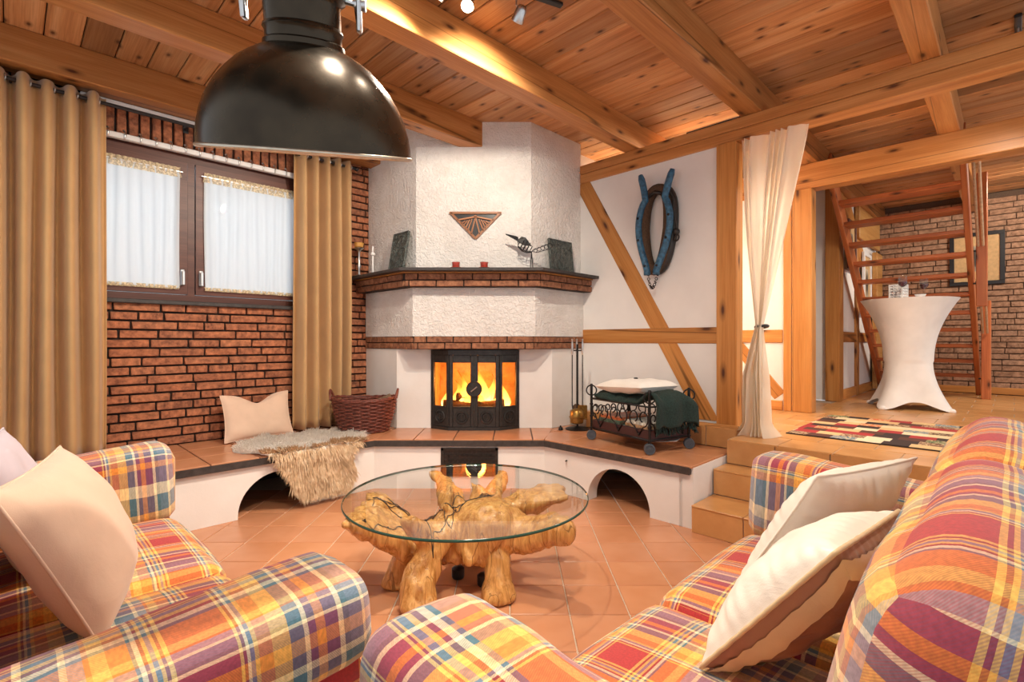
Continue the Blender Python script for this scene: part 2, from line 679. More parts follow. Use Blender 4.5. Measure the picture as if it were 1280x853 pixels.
m.l(m.math('MULTIPLY', m.math('SUBTRACT', 1.0, lw.outputs['Facing']), 0.85), mx.inputs[0])
m.l(tr.outputs[0], mx.inputs[1])
m.l(e.outputs[0], mx.inputs[2])
m.l(mx.outputs[0], m.out.inputs[0])
M['flame'] = m.m

# pendant shade
m = Mat('dark_enamel')
nz = m.noise(m.coord((1, 1, 1), False), 9, 4)
m.color(m.ramp(nz, [(0.3, (0.040, 0.030, 0.021)), (0.7, (0.075, 0.056, 0.036))]))
m.set(Roughness=0.26, Metallic=0.8)
m.l(m.ramp(nz, [(0.3, (0.2,) * 3), (0.7, (0.32,) * 3)]), m.b.inputs['Roughness'])
M['enamel'] = m.m
M['enamelwhite'] = plain('white_enamel', (0.8, 0.78, 0.72), 0.3)
M['rim'] = plain('pale_rim', (0.62, 0.55, 0.44), 0.3, 0.8)

# plaid upholstery: warp and weft stripe sets, averaged, plus a twill weave
RED = (0.43, 0.024, 0.026)
DRED = (0.28, 0.022, 0.028)
ORA = (0.78, 0.26, 0.035)
YEL = (0.90, 0.54, 0.11)
CRM = (0.90, 0.76, 0.48)
BLU = (0.14, 0.215, 0.30)
TEA = (0.07, 0.165, 0.21)
PUR = (0.20, 0.055, 0.12)
GRY = (0.38, 0.34, 0.36)


def plaid(name, rep=0.46, offs=(0.0, 0.0)):
    m = Mat(name)
    stops = []
    seq = [(RED, 17), (YEL, 1.4), (DRED, 1.0), (YEL, 1.0), (BLU, 1.2), (YEL, 1.0), (DRED, 1.0), (CRM, 1.2), (TEA, 1.2), (ORA, 5.0),
           (YEL, 4.0), (ORA, 1.5), (GRY, 3.5), (CRM, 1.6), (BLU, 5.5), (TEA, 2.5), (CRM, 1.8), (PUR, 5.0), (ORA, 3.5), (PUR, 2.5),
           (CRM, 1.8), (TEA, 4.5), (YEL, 5.5), (ORA, 4.5), (YEL, 1.2), (BLU, 1.2), (CRM, 1.2), (DRED, 1.0), (YEL, 1.0)]
    tot = sum(w for _, w in seq)
    p = 0.0
    for c, w in seq:
        stops.append((p / tot, c))
        p += w
    uv = m.n('TexCoord').outputs['UV']
    wob = m.n('TexNoise')
    wob.inputs['Scale'].default_value = 5.0
    m.l(uv, wob.inputs['Vector'])
    add = m.n('VectorMath', operation='MULTIPLY_ADD')
    m.l(wob.outputs[1], add.inputs[0])
    add.inputs[1].default_value = (0.012, 0.012, 0)
    m.l(uv, add.inputs[2])
    sp = m.n('SeparateXYZ')
    m.l(add.outputs[0], sp.inputs[0])
    fu = m.math('FRACT', m.math('ADD', m.math('DIVIDE', sp.outputs[0], rep), 20.0 + offs[0]))
    fv = m.math('FRACT', m.math('ADD', m.math('DIVIDE', sp.outputs[1], rep * 1.02), 20.0 + offs[1]))
    cu = m.ramp(fu, stops, 'CONSTANT')
    cv = m.ramp(fv, stops, 'CONSTANT')
    # twill: diagonal alternation of warp and weft on top
    tw = m.math('FRACT', m.math('MULTIPLY', m.math('ADD', sp.outputs[0], sp.outputs[1]), 260.0))
    f = m.ramp(tw, [(0.0, (0.34,) * 3), (0.5, (0.66,) * 3), (1.0, (0.34,) * 3)])
    col = m.mix(f, cu, cv)
    nz = m.n('TexNoise')
    nz.inputs['Scale'].default_value = 160
    m.l(uv, nz.inputs['Vector'])
    col = m.mix(0.25, col, m.mix(1.0, col, m.ramp(nz.outputs[0], [(0.35, (0.45,) * 3), (0.65, (1.5,) * 3)]), 'MULTIPLY'))
    m.color(col)
    m.set(Roughness=0.82)
    m.b.inputs['Sheen Weight'].default_value = 0.25
    m.bump(m.math('ADD', tw, nz.outputs[0]), 0.12, 0.002)
    return m.m


M['plaid'] = plaid('plaid_seat', 0.46, (0.15, 0.55))
M['plaid2'] = plaid('plaid_back', 0.46, (0.62, 0.2))
M['plaid3'] = plaid('plaid_arm', 0.46, (0.35, 0.88))

# root wood
m = Mat('root_wood')
co = m.coord((7, 7, 2.2), False)
n1 = m.noise(co, 1.5, 6, 0.62, 1.8)
n2 = m.noise(m.coord((30, 30, 3), False), 1.0, 5, 0.65, 1.4)
col = m.ramp(n1, [(0.30, (0.30, 0.105, 0.025)), (0.45, (0.60, 0.26, 0.06)), (0.62, (0.76, 0.40, 0.11)), (0.8, (0.84, 0.53, 0.20))])
col = m.mix(0.5, col, m.ramp(n2, [(0.36, (0.30, 0.10, 0.02)), (0.6, (0.88, 0.52, 0.19))]))
nn = m.noise(m.coord((9, 9, 1.2), False), 1.0, 2, 0.5, 0.6)
band = m.math('ABSOLUTE', m.math('SUBTRACT', nn, 0.52))
cr = m.ramp(band, [(0.0015, (0.75,) * 3), (0.006, (0, 0, 0))])
col = m.mix(cr, col, (0.14, 0.05, 0.015))
m.color(col)
m.set(Roughness=0.26)
m.b.inputs['Coat Weight'].default_value = 0.5
m.bump(m.math('SUBTRACT', m.math('ADD', n2, n1), m.math('MULTIPLY', cr, 0.8)), 0.35, 0.012)
M['root'] = m.m

# fleece: white tips on top, tan below, by how the hair lies on the bench (own object height)
m = Mat('fleece')
nz = m.noise(m.coord((1, 1, 1), False), 14, 3)
m.color(m.ramp(nz, [(0.25, (0.84, 0.79, 0.70)), (0.5, (0.93, 0.91, 0.87)), (0.8, (0.95, 0.94, 0.92))]))
m.set(Roughness=0.8)
tl = m.n('BsdfTranslucent')
tl.inputs[0].default_value = (0.95, 0.93, 0.90, 1)
mxs = m.n('MixShader')
mxs.inputs[0].default_value = 0.45
m.l(m.b.outputs[0], mxs.inputs[1])
m.l(tl.outputs[0], mxs.inputs[2])
m.l(mxs.outputs[0], m.out.inputs[0])
M['fleece'] = m.m
m = Mat('fleece_tan')
nz = m.noise(m.coord((1, 1, 1), False), 25, 3)
m.color(m.ramp(nz, [(0.3, (0.55, 0.36, 0.20)), (0.55, (0.70, 0.50, 0.31)), (0.8, (0.82, 0.66, 0.46))]))
m.set(Roughness=0.8)
M['fleece2'] = m.m

# relief plates
m = Mat('relief_bronze')
vo = m.n('TexVoronoi')
vo.inputs['Scale'].default_value = 26
m.l(m.coord((1, 1, 0.6), True), vo.inputs['Vector'])
nz = m.noise(m.coord((1, 1, 1)), 24, 2, 0.5, 2.5)
m.color(m.ramp(nz, [(0.35, (0.06, 0.07, 0.066)), (0.6, (0.15, 0.17, 0.155)), (0.8, (0.26, 0.26, 0.22))]))
m.set(Roughness=0.34, Metallic=0.35)
m.bump(m.math('ADD', nz, vo.outputs['Distance']), 0.9, 0.02)
M['relief'] = m.m

# patchwork rug
m = Mat('patchwork_rug')
sp = m.n('SeparateXYZ')
m.l(m.n('TexCoord').outputs['Object'], sp.inputs[0])
row = m.math('FLOOR', m.math('MULTIPLY', sp.outputs[0], 7.5))
w1 = m.n('TexWhiteNoise', noise_dimensions='1D')
m.l(row, w1.inputs['W'])
xx = m.math('ADD', m.math('MULTIPLY', sp.outputs[1], 6.5), m.math('MULTIPLY', w1.outputs['Value'], 7.0))
cell = m.math('FLOOR', xx)
cb = m.n('CombineXYZ')
m.l(cell, cb.inputs[0])
m.l(row, cb.inputs[1])
w2 = m.n('TexWhiteNoise', noise_dimensions='2D')
m.l(cb.outputs[0], w2.inputs['Vector'])
col = m.ramp(w2.outputs['Value'], [(0.0, (0.030, 0.014, 0.012)), (0.18, (0.33, 0.020, 0.022)), (0.32, (0.62, 0.42, 0.20)), (0.42, (0.09, 0.028, 0.016)),
                                  (0.56, (0.66, 0.52, 0.32)), (0.64, (0.055, 0.10, 0.035)), (0.70, (0.55, 0.13, 0.035)), (0.80, (0.16, 0.06, 0.03)), (0.88, (0.10, 0.17, 0.23)), (0.93, (0.72, 0.60, 0.42))], 'CONSTANT')
nz = m.noise(m.coord((1, 1, 1), False), 26, 3, 0.5, 2.0)
w3 = m.math('GREATER_THAN', w2.outputs['Value'], 0.55)
col = m.mix(m.math('MULTIPLY', m.ramp(nz, [(0.50, (0, 0, 0)), (0.54, (0.6,) * 3)]), w3), col, (0.70, 0.55, 0.32))
m.color(col)
m.set(Roughness=0.95)
M['rug'] = m.m
M['rugedge'] = plain('rug_edge', (0.030, 0.016, 0.012), 0.95)
m = Mat('soft_print')
vg = m.n('TexGradient', gradient_type='SPHERICAL')
mp = m.n('VectorMath', operation='MULTIPLY')
m.l(m.n('TexCoord').outputs['Object'], mp.inputs[0])
mp.inputs[1].default_value = (7, 7, 4.2)
m.l(mp.outputs[0], vg.inputs[0])
nz = m.noise(m.coord((1, 1, 1), False), 20, 4)
m.color(m.ramp(m.math('MULTIPLY', vg.outputs[0], m.math('ADD', nz, 0.5)), [(0.05, (0.70, 0.58, 0.42)), (0.6, (0.06, 0.05, 0.04))]))
M['print'] = m.m
# ------------------------------------------------------------------ the setting
rnd = random.Random(7)
ZT = 0.42       # hearth level
ZU = 0.53       # upper floor
ZC = 3.26       # ceiling
WB = 4.75       # window wall plane (b)
WA = 4.12       # timber wall plane (a)


def in_view(p, pad=60):
    """only to leave out pieces the photograph shows nothing of"""
    if p.y < 0.15:
        return False
    u = 640 + 627 * p.x / p.y
    v = 425 - 627 * (p.z - CAM_H) / p.y
    return -pad < u < 1280 + pad and -pad < v < 853 + pad


def clip_poly(poly, region):
    out = [Vector(p) for p in poly]
    m_ = len(region)
    ar = sum(region[i][0] * region[(i + 1) % m_][1] - region[(i + 1) % m_][0] * region[i][1] for i in range(m_))
    reg = [Vector(p) for p in region]
    if ar < 0:
        reg.reverse()
    for i in range(m_):
        p, q = reg[i], reg[(i + 1) % m_]
        e = q - p
        inside = lambda r: e.x * (r.y - p.y) - e.y * (r.x - p.x) >= -1e-9
        res = []
        for k in range(len(out)):
            c, d = out[k], out[(k + 1) % len(out)]
            ci, di = inside(c), inside(d)
            if ci:
                res.append(c)
            if ci != di:
                den = e.x * (d.y - c.y) - e.y * (d.x - c.x)
                t = (e.x * (p.y - c.y) - e.y * (p.x - c.x)) / den
                res.append(c + (d - c) * t)
        out = res
        if not out:
            return []
    return out


def poly_area(p):
    return 0.5 * abs(sum(p[i].x * p[(i + 1) % len(p)].y - p[(i + 1) % len(p)].x * p[i].y for i in range(len(p))))


def tile_region(parent, region, pu, pv, o, z0, z1, mat, Mloc=None, gap=0.004, name='tile'):
    """fill a convex region with single tiles on a pu x pv grid"""
    xs = [p[0] for p in region]
    ys = [p[1] for p in region]
    i0, i1 = math.floor((min(xs) - o[0]) / pu), math.ceil((max(xs) - o[0]) / pu)
    j0, j1 = math.floor((min(ys) - o[1]) / pv), math.ceil((max(ys) - o[1]) / pv)
    for i in range(i0, i1):
        for j in range(j0, j1):
            x, y = o[0] + i * pu, o[1] + j * pv
            cell = [(x + gap, y + gap), (x + pu - gap, y + gap), (x + pu - gap, y + pv - gap), (x + gap, y + pv - gap)]
            c = clip_poly(cell, region)
            if len(c) < 3 or poly_area(c) < 0.0012:
                continue
            mid = sum(c, Vector((0, 0))) / len(c)
            MM = (Mloc if Mloc is not None else Matrix.Identity(4)) @ Matrix.Translation((mid.x, mid.y, z0))
            if not in_view(MM.translation if parent.matrix_basis == Matrix.Identity(4) else parent.matrix_basis @ MM.translation, 140):
                continue
            pts = []
            k = 0.0035
            for p in c:
                q = p - mid
                pts.append((q.x, q.y, 0))
                pts.append((q.x, q.y, z1 - z0 - k))
                s = max(0.0, 1 - k * 1.4 / max(q.length, 0.01))
                pts.append((q.x * s, q.y * s, z1 - z0 + rnd.uniform(-0.0006, 0.0006) * 0))
            MB().hull(pts).build(name, mat, parent, MM)


# lower floor
floor = MB().box(-3.4, 2.4, -1.0, 6.3, -0.12, -0.005).build('floor', M['grout'])
tag(floor, kind='structure')
G = 0.274
tmesh = None
for i in range(-14, 9):
    for j in range(0, 20):
        x, y = -0.01 + i * G, 0.10 + j * G
        c = Vector((x + G / 2, y + G / 2, 0))
        a, b = (c.x + c.y) / S2, (c.y - c.x) / S2
        if a < -0.3 or b < -0.2 or b > 4.5 or a > 3.95 or (a > 3.25 and b < 1.45):
            continue
        if not in_view(c, 150):
            continue
        if tmesh is None:
            tmesh = MB().cbox(-G / 2 + .0032, G / 2 - .0032, -G / 2 + .0032, G / 2 - .0032, -0.012, 0.0, 0.003).mesh('tile')
            tmesh.materials.append(M['tile'])
        inst('tile', tmesh, floor, Matrix.Translation(c) @ Matrix.Rotation(rnd.choice((0, 1, 2, 3)) * math.pi / 2, 4, 'Z'))

# upper floor behind the steps
floor2 = MB().box(3.74, 9.6, -1.6, 1.49, ZU - 0.5, ZU - 0.005).box(4.0, 7.0, 1.49, 3.3, ZU - 0.5, ZU - 0.005).build('floor', M['grout'], None, ROOM)
tag(floor2, kind='structure')
P = 0.33
for i in range(0, 18):
    for j in range(-5, 10):
        a0, b0 = 3.72 + i * P, -1.49 + j * P + (0.165 if i % 2 else 0)
        a1, b1 = a0 + P, b0 + P
        if b0 > 3.2 or (b1 > 1.52 and (a0 < 4.2 or a1 > 6.95)) or b0 < -1.5:
            if not (b0 < 1.49 and b1 > 1.49):
                continue
            b1 = 1.49
        if a1 > 9.5:
            continue
        c = W((a0 + a1) / 2, (b0 + b1) / 2, ZU)
        if not in_view(c, 140):
            continue
        w, h = (a1 - a0) / 2 - .003, (b1 - b0) / 2 - .003
        if h < 0.02:
            continue
        MB().cbox(-w, w, -h, h, -0.012, 0, .003).build('tile', M['uptile'], floor2, Matrix.Translation(((a0 + a1) / 2, (b0 + b1) / 2, ZU)))

# tiled steps up to it
steps = thing('tiled_steps', 'terracotta tiled steps rising beside the white hearth to the upper floor', 'steps', TR(W(3.45, 0.2, 0), R45))
steps_c = [(3.15, 3.49, 0.176), (3.49, 3.72, 0.353)]
mb = MB()
mb.box(3.165 - 3.45, 3.75 - 3.45, -1.7, 1.28, 0, 0.166)
mb.box(3.505 - 3.45, 3.75 - 3.45, -1.7, 1.28, 0.166, 0.343)
mb.build('core', M['grout'], steps)
for (a0, a1, z) in steps_c + [(3.72, 3.74, ZU)]:
    for j in range(0, 6):
        b1 = 1.493 - j * 0.33 - 0.2
        b0 = b1 - 0.33
        zl = z - 0.177
        MB().cbox(-.0075, .0075, -.162, .162, -.083, .083, .003).build('riser_tile', M['uptile'], steps, Matrix.Translation((a0 + 0.0075 - 3.45, (b0 + b1) / 2, (z + zl) / 2 - 0.004)))
        if a1 - a0 > 0.1:
            MB().cbox(-(a1 - a0) / 2 - .004, (a1 - a0) / 2 - .003, -.162, .162, -.012, 0, .003).build('tread_tile', M['uptile'], steps, Matrix.Translation(((a0 + a1) / 2 - 3.45, (b0 + b1) / 2, z)))

# curb of tiles the timber wall stands on
curb = thing('tiled_curb', 'low tiled curb between the hearth and the timber-framed wall', 'curb', TR(W(3.91, 2.3, ZT), R45))
MB().box(0.012, 0.16, -0.79, 0.81, 0, 0.145).build('core', M['grout'], curb)
for j in range(0, 7):
    b0 = 1.497 + j * 0.235 - 2.3
    if j == 6:
        continue
    MB().cbox(0, .013, b0 + .003, b0 + .232, 0.002, .152, .003).build('face_tile', M['uptile'], curb)
    MB().cbox(0.002, .165, b0 + .003, b0 + .232, .146, .157, .003).build('top_tile', M['uptile'], curb)
MB().cbox(0.0, .165, -.806, -.792, 0.002, .155, .003).build('end_tile', M['uptile'], curb)

# ceiling: planks across, beams along
ceil_ = MB().box(-1.6, 9.6, -2.0, 5.0, ZC + 0.02, ZC + 0.12).build('ceiling', M['mortar'], None, ROOM)
tag(ceil_, kind='structure')
pp = 0.185
k = 0
a = -0.4
while a < 9.4:
    w = pp
    beam('plank', (a + w / 2, -1.9, ZC + 0.012), (a + w / 2, 4.9, ZC + 0.012), w - 0.006, 0.024, M['plank'], ceil_, c=0.006)
    a += w
for (b, w, a0, a1) in ((4.60, 0.20, -1.2, 2.66), (3.52, 0.16, -1.2, 3.06), (2.523, 0.165, -1.2, 9.35), (1.455, 0.16, -1.2, 9.35), (0.392, 0.146, -1.2, 9.35)):
    beam('beam', (a0, b, 3.145), (a1, b, 3.145), w, 0.23, M['beam'], ceil_)

# timber-framed wall on the right
wr = MB().box(WA, WA + 0.10, 1.70, 4.75, ZT, 2.86).build('wall_right', M['panel'], None, ROOM)
tag(wr, kind='structure')
fa = WA - 0.012 + 0.07
beam('top_beam', (fa, -1.9, 2.985), (fa, 3.12, 2.985), 0.165, 0.088, M['beam'], wr)
beam('top_beam', (fa, -1.9, 2.894), (fa, 3.12, 2.894), 0.165, 0.088, M['beam'], wr)
beam('post', (4.15, 1.64, ZU - .02), (4.15, 1.64, 2.85), 0.16, 0.14, M['timber'], wr, up=(1, 0, 0))
beam('rail', (fa, 1.72, 1.297), (fa, 3.11, 1.297), 0.14, 0.135, M['timber'], wr)
# braces (upper and lower half of one diagonal, cut at the rail)
p_top, p_bot = Vector((fa, 3.07 + 1.27 * .05 / 2.21, 2.85)), Vector((fa, 1.80, 0.59))
dirb = (p_bot - p_top).normalized()
t1 = (1.365 - p_top.z) / dirb.z
t2 = (1.229 - p_top.z) / dirb.z


def brace(q0, q1):
    L = (q1 - q0).length
    # ends cut level, as seen in the joints of the frame
    s = dirb.y / dirb.z
    w2 = 0.078 / abs(dirb.z)
    prof = [(q0.y - w2, q0.z), (q0.y + w2, q0.z), (q1.y + w2, q1.z), (q1.y - w2, q1.z)]
    cy, cz = (q0.y + q1.y) / 2, (q0.z + q1.z) / 2
    ang = math.atan2(dirb.z, dirb.y)
    rot = Matrix.Rotation(-ang, 4, 'Z')
    pl = [(rot @ Vector((y - cy, z - cz, 0))).to_2d() for y, z in prof]
    mm = MB().prism([tuple(p) for p in pl], -0.066, 0.066)
    Mb = Matrix.Translation((fa, cy, cz)) @ Matrix(((0, 0, 1, 0), (1, 0, 0, 0), (0, 1, 0, 0), (0, 0, 0, 1))) @ Matrix.Rotation(ang, 4, 'Z')
    return mm.build('brace', M['timber'], wr, Mb)


brace(p_top, p_top + dirb * t1)
brace(p_top + dirb * t2, p_bot)

# second framed wall across the hall
A2 = 5.66
w2_ = MB().box(A2, A2 + 0.10, 1.50, 3.3, ZU, 2.80).build('wall_hall', M['panel'], None, ROOM)
tag(w2_, kind='structure')
fb = A2 + 0.055
beam('header', (fb + .03, -1.6, 2.905), (fb + .03, 3.3, 2.905), 0.18, 0.25, M['beam'], w2_)
beam('post', (fb, 1.51, ZU), (fb, 1.51, 2.78), 0.18, 0.15, M['timber'], w2_, up=(1, 0, 0))
beam('post', (fb, 1.645, ZU), (fb, 1.645, 2.78), 0.075, 0.145, M['timber'], w2_, up=(1, 0, 0))
beam('rail', (fb, 1.69, 1.30), (fb, 3.3, 1.30), 0.14, 0.135, M['timber'], w2_)
beam('sill_beam', (fb, 1.69, ZU + 0.05), (fb, 3.3, ZU + 0.05), 0.14, 0.10, M['timber'], w2_)
beam('brace', (fb, 1.72, 0.68), (fb, 2.18, 1.24), 0.125, 0.13, M['timber'], w2_)
beam('brace', (fb, 2.3, 1.36), (fb, 2.9, 2.78), 0.125, 0.13, M['timber'], w2_)

# white wall closing the hall and the framed wall beside the stair
w3 = MB().box(7.0, 7.1, 1.58, 3.3, ZU, ZC).box(4.2, 7.1, 3.3, 3.4, ZU, ZC).build('wall_hall_end', M['panel'], None, ROOM)
tag(w3, kind='structure')
w4 = MB().box(7.0, 9.5, 1.50, 1.58, ZU, ZC).build('wall_stair', M['panel'], None, ROOM)
tag(w4, kind='structure')
beam('post', (7.03, 1.53, ZU), (7.03, 1.53, 3.2), 0.15, 0.2, M['timber'], w4, up=(1, 0, 0))
beam('post', (8.0, 1.53, ZU), (8.0, 1.53, 3.2), 0.13, 0.12, M['timber'], w4, up=(1, 0, 0))
beam('rail', (7.1, 1.53, 1.30), (9.4, 1.53, 1.30), 0.11, 0.13, M['timber'], w4)
beam('sill_beam', (7.1, 1.53, ZU + 0.06), (9.4, 1.53, ZU + 0.06), 0.11, 0.12, M['timber'], w4)
beam('brace', (7.15, 1.50, 3.15), (9.0, 1.50, 1.95), 0.06, 0.22, M['timber'], w4)
beam('panel', (7.9, 1.455, 2.92), (9.3, 1.455, 2.92), 0.05, 0.62, M['panelwood'], w4)
beam('panel', (8.95, 1.44, 1.55), (9.38, 1.44, 1.55), 0.06, 2.0, M['panelwood'], w4)

# brick wall behind the stair
wback = MB().box(9.43, 9.6, -1.6, 1.6, ZU, ZC).build('wall_back', M['mortar2'], None, ROOM)
tag(wback, kind='structure')
bmesh_cache = {}


def brick_mesh(L, H, D, mat, key, v):
    k_ = (key, v)
    if k_ not in bmesh_cache:
        r_ = random.Random(v * 13 + 5)
        me = MB().cbox(-L / 2, L / 2, -D / 2, D / 2, -H / 2, H / 2, 0.004, None, 0.0025, r_).mesh('brick')
        me.materials.append(mat)
        bmesh_cache[k_] = me
    return bmesh_cache[k_]


def course(parent, x_of, x0, x1, z, h, mat, lens, key, r_, proud=0.0, D=0.04, gap=0.014, vis=None):
    """a course of single bricks along x0..x1; x_of(x, z, out) -> matrix for a brick centred there"""
    x = x0 - r_.uniform(0, lens[1])
    while x < x1:
        L = r_.uniform(*lens)
        s, e_ = max(x, x0), min(x + L - gap, x1)
        if e_ - s > 0.02:
            Mx = x_of((s + e_) / 2, z, r_.uniform(-0.004, 0.004) + proud)
            if vis is None or vis(Mx.translation):
                me = brick_mesh(0.24, h, D, mat, key, r_.randrange(6))
                inst('brick', me, parent, Mx @ Matrix.Diagonal(((e_ - s) / 0.24, 1, 1, 1)))
        x += L


r_ = random.Random(3)
pitch = 0.078
z = ZU + 0.12
while z < 3.2:
    course(wback, lambda x, zz, o: Matrix.Translation((9.425 + o, x, zz)) @ Matrix.Rotation(-math.pi / 2, 4, 'Z'), -0.15, 1.45, z, 0.066, M['backbrick'], (0.16, 0.36), 'back', r_, vis=lambda p: in_view(ROOM @ p, 5), gap=0.010)
    z += pitch
beam('sill_board', (9.39, -1.5, ZU + 0.05), (9.39, 1.45, ZU + 0.05), 0.02, 0.09, M['timber'], wback)

# window wall
AW0, AW1, ZW0, ZW1 = 0.10, 2.02, 1.575, 2.78
mb = MB()
mb.box(-1.6, AW0, WB + 0.02, WB + 0.30, 0, ZC)
mb.box(AW1, 4.3, WB + 0.02, WB + 0.30, 0, ZC)
mb.box(AW0, AW1, WB + 0.02, WB + 0.30, 0, ZW0)
mb.box(AW0, AW1, WB + 0.02, WB + 0.30, ZW1, ZC)
wl = mb.build('wall_left', M['mortar'], None, ROOM)
tag(wl, kind='structure')
xo = lambda x, zz, o: Matrix.Translation((x, WB + 0.02 - 0.008 + o, zz))
z = ZT + 0.035
r_ = random.Random(11)
while z < 1.53:
    course(wl, xo, 0.30, 2.62, z, 0.056, M['brick'], (0.15, 0.33), 'win', r_)
    z += 0.0705
z = 1.53 + 0.0505
while z < 3.2:
    course(wl, xo, AW1, 2.68, z, 0.056, M['brick'], (0.15, 0.30), 'win', r_)
    z += 0.0705
x = 0.30
while x < 2.0:
    me = brick_mesh(0.19, 0.058, 0.04, M['brick'], 'soldier', r_.randrange(6))
    inst('brick', me, wl, Matrix.Translation((x, WB + 0.012 + r_.uniform(-.004, .004), 2.905)) @ Matrix.Rotation(math.pi / 2, 4, 'Y'))
    x += 0.073

# the stretch of wall behind the left curtain, joined
bf = MB()
z = ZT + 0.035
while z < 3.2:
    x = -1.5 - r_.uniform(0, .3)
    lim = 0.29 if z < 1.53 else AW0
    while x < lim:
        L = r_.uniform(.15, .33)
        s, e_ = max(x, -1.5), min(x + L - .014, lim)
        if e_ - s > .02:
            o_ = r_.uniform(-.004, .004)
            bf.box(s, e_, WB - .008 + o_, WB + .03, z - .028, z + .028)
        x += L
    z += 0.0705
tag(bf.build('brick_field', M['brick'], wl), kind='stuff')

# window in it
win = MB()
fy0, fy1 = WB + 0.03, WB + 0.10
win.box(AW0, AW1, fy0, fy1, ZW1 - 0.075, ZW1).box(AW0, AW1, fy0, fy1, ZW0, ZW0 + 0.05)
win.box(AW0, AW0 + 0.07, fy0, fy1, ZW0 + .05, ZW1 - .075).box(AW1 - 0.07, AW1, fy0, fy1, ZW0 + .05, ZW1 - .075)
win.box(1.025, 1.075, fy0, fy1, ZW0 + .05, ZW1 - .075)
win = win.build('window_1', M['winwood'], None, ROOM)
tag(win, kind='structure')
for (x0, x1, hx) in ((AW0 + .075, 1.02, 0.985), (1.08, AW1 - .075, 1.115)):
    z0, z1 = ZW0 + 0.055, ZW1 - 0.08
    s = MB()
    sw = 0.068
    s.box(x0, x1, fy0 - .018, fy1 - .02, z0, z0 + sw).box(x0, x1, fy0 - .018, fy1 - .02, z1 - sw, z1)
    s.box(x0, x0 + sw, fy0 - .018, fy1 - .02, z0 + sw, z1 - sw).box(x1 - sw, x1, fy0 - .018, fy1 - .02, z0 + sw, z1 - sw)
    so = s.build('sash', M['winwood'], win)
    MB().box(x0 + sw, x1 - sw, fy0 + .02, fy0 + .028, z0 + sw, z1 - sw).build('pane', M['pane'], so)
    hd = MB()
    hd.cbox(hx - .014, hx + .014, fy0 - .03, fy0 - .018, 1.70, 1.83, .004)
    hd.cbox(hx - .010, hx + .010, fy0 - .062, fy0 - .03, 1.795, 1.815, .003)
    hd.cbox(hx - .010, hx + .010, fy0 - .066, fy0 - .052, 1.70, 1.815, .004)
    hd.build('handle', M['steel'], so)
MB().cbox(AW0 + .0, AW1 - .0, WB - 0.045, WB + 0.10, ZW0 - 0.038, ZW0 - 0.004, .006).build('window_sill', M['slate'], win)
# ------------------------------------------------------------------ hearth bench
hearth = thing('hearth_bench', 'white plastered hearth bench with two arches, dark edge and tiled top', 'hearth', Matrix.Translation((-0.4, 4.4, 0)))
HM = Matrix.Translation((0.4, -4.4, 0)) @ ROOM      # room axes inside the hearth's frame
HW = Matrix.Translation((0.4, -4.4, 0))             # world axes inside it


def arch_wall(x0, x1, zt, arches, th, Mx, name='plinth_wall'):
    poly = [(x0, 0.0)]
    for (c, r) in arches:
        poly.append((c - r, 0.0))
        for k in range(0, 25):
            an = math.pi - math.pi * k / 24
            poly.append((c + r * math.cos(an), 0.02 + r * math.sin(an)))
        poly.append((c + r, 0.0))
    poly += [(x1, 0.0), (x1, zt), (x0, zt)]
    mm = MB().prism(poly, 0, th, Matrix(((1, 0, 0, 0), (0, 0, 1, 0), (0, 1, 0, 0), (0, 0, 0, 1))))
    return mm.build(name, M['plaster'], hearth, Mx, recalc=True)


arch_wall(-1.2, 2.19, 0.365, [(1.395, 0.272)], 0.13, HM @ Matrix.Translation((0, 3.83, 0)))
# right side: x runs along b, thickness towards +a
RB = Matrix.Translation((3.20, 0, 0)) @ Matrix(((0, 1, 0, 0), (1, 0, 0, 0), (0, 0, 1, 0), (0, 0, 0, 1)))
arch_wall(1.50, 2.81, 0.365, [(2.09, 0.27)], 0.12, HM @ RB)
# middle, square to the stove
MB().box(-1.165, 0.285, 4.25, 4.37, 0, 0.365).build('plinth_wall', M['plaster'], hearth, HW)
# end wall beside the steps
MB().box(3.20, 3.93, 1.50, 1.60, 0, 0.405).build('end_wall', M['plaster'], hearth, HM)
FL, FR = W(2.166, 3.80), W(3.17, 2.79)
BLc, BRc = Vector((-1.098, 4.78, 0)), Vector((0.381, 4.78, 0))


def ab(p):
    return ((p.x + p.y) / S2, (p.y - p.x) / S2)


slab_poly = [(-1.2, 3.80), (2.166, 3.80), (3.17, 2.79), (3.17, 1.515), (3.93, 1.515), (3.93, 3.4), (2.9, 4.74), (-1.2, 4.74)]
MB().prism(slab_poly, 0.362, 0.411, None).build('slab', M['slate'], hearth, HM)
L_reg = [(-0.6, 3.805), (2.166, 3.805), (2.166, 4.74), (-0.6, 4.74)]
L2_reg = [(2.166, 3.805), ab(BLc), (2.604, 4.74), (2.166, 4.74)]
R_reg = [(3.175, 2.79), (3.175, 1.50), (3.91, 1.50), (3.91, 3.11), ab(BRc)]
for reg in (L_reg, L2_reg):
    tile_region(hearth, reg, 0.31, 0.31, (0.02, 3.80), 0.405, ZT, M['tile'], HM)
tile_region(hearth, R_reg, 0.37, 0.37, (3.175, 1.50), 0.405, ZT, M['tile'], HM)
M_reg = [(FL.x, FL.y + .005), (FR.x, FR.y + .005), (BRc.x + .02, 4.80), (BLc.x - .02, 4.80)]
tile_region(hearth, M_reg, 0.335, 0.7, (-1.50, 4.22), 0.405, ZT, M['tile'], HW)
tile_region(hearth, [(-0.78, 4.80), (0.08, 4.80), (0.08, 5.0), (-0.78, 5.0)], 0.43, 0.3, (-0.78, 4.80), 0.405, ZT, M['tile'], HW)
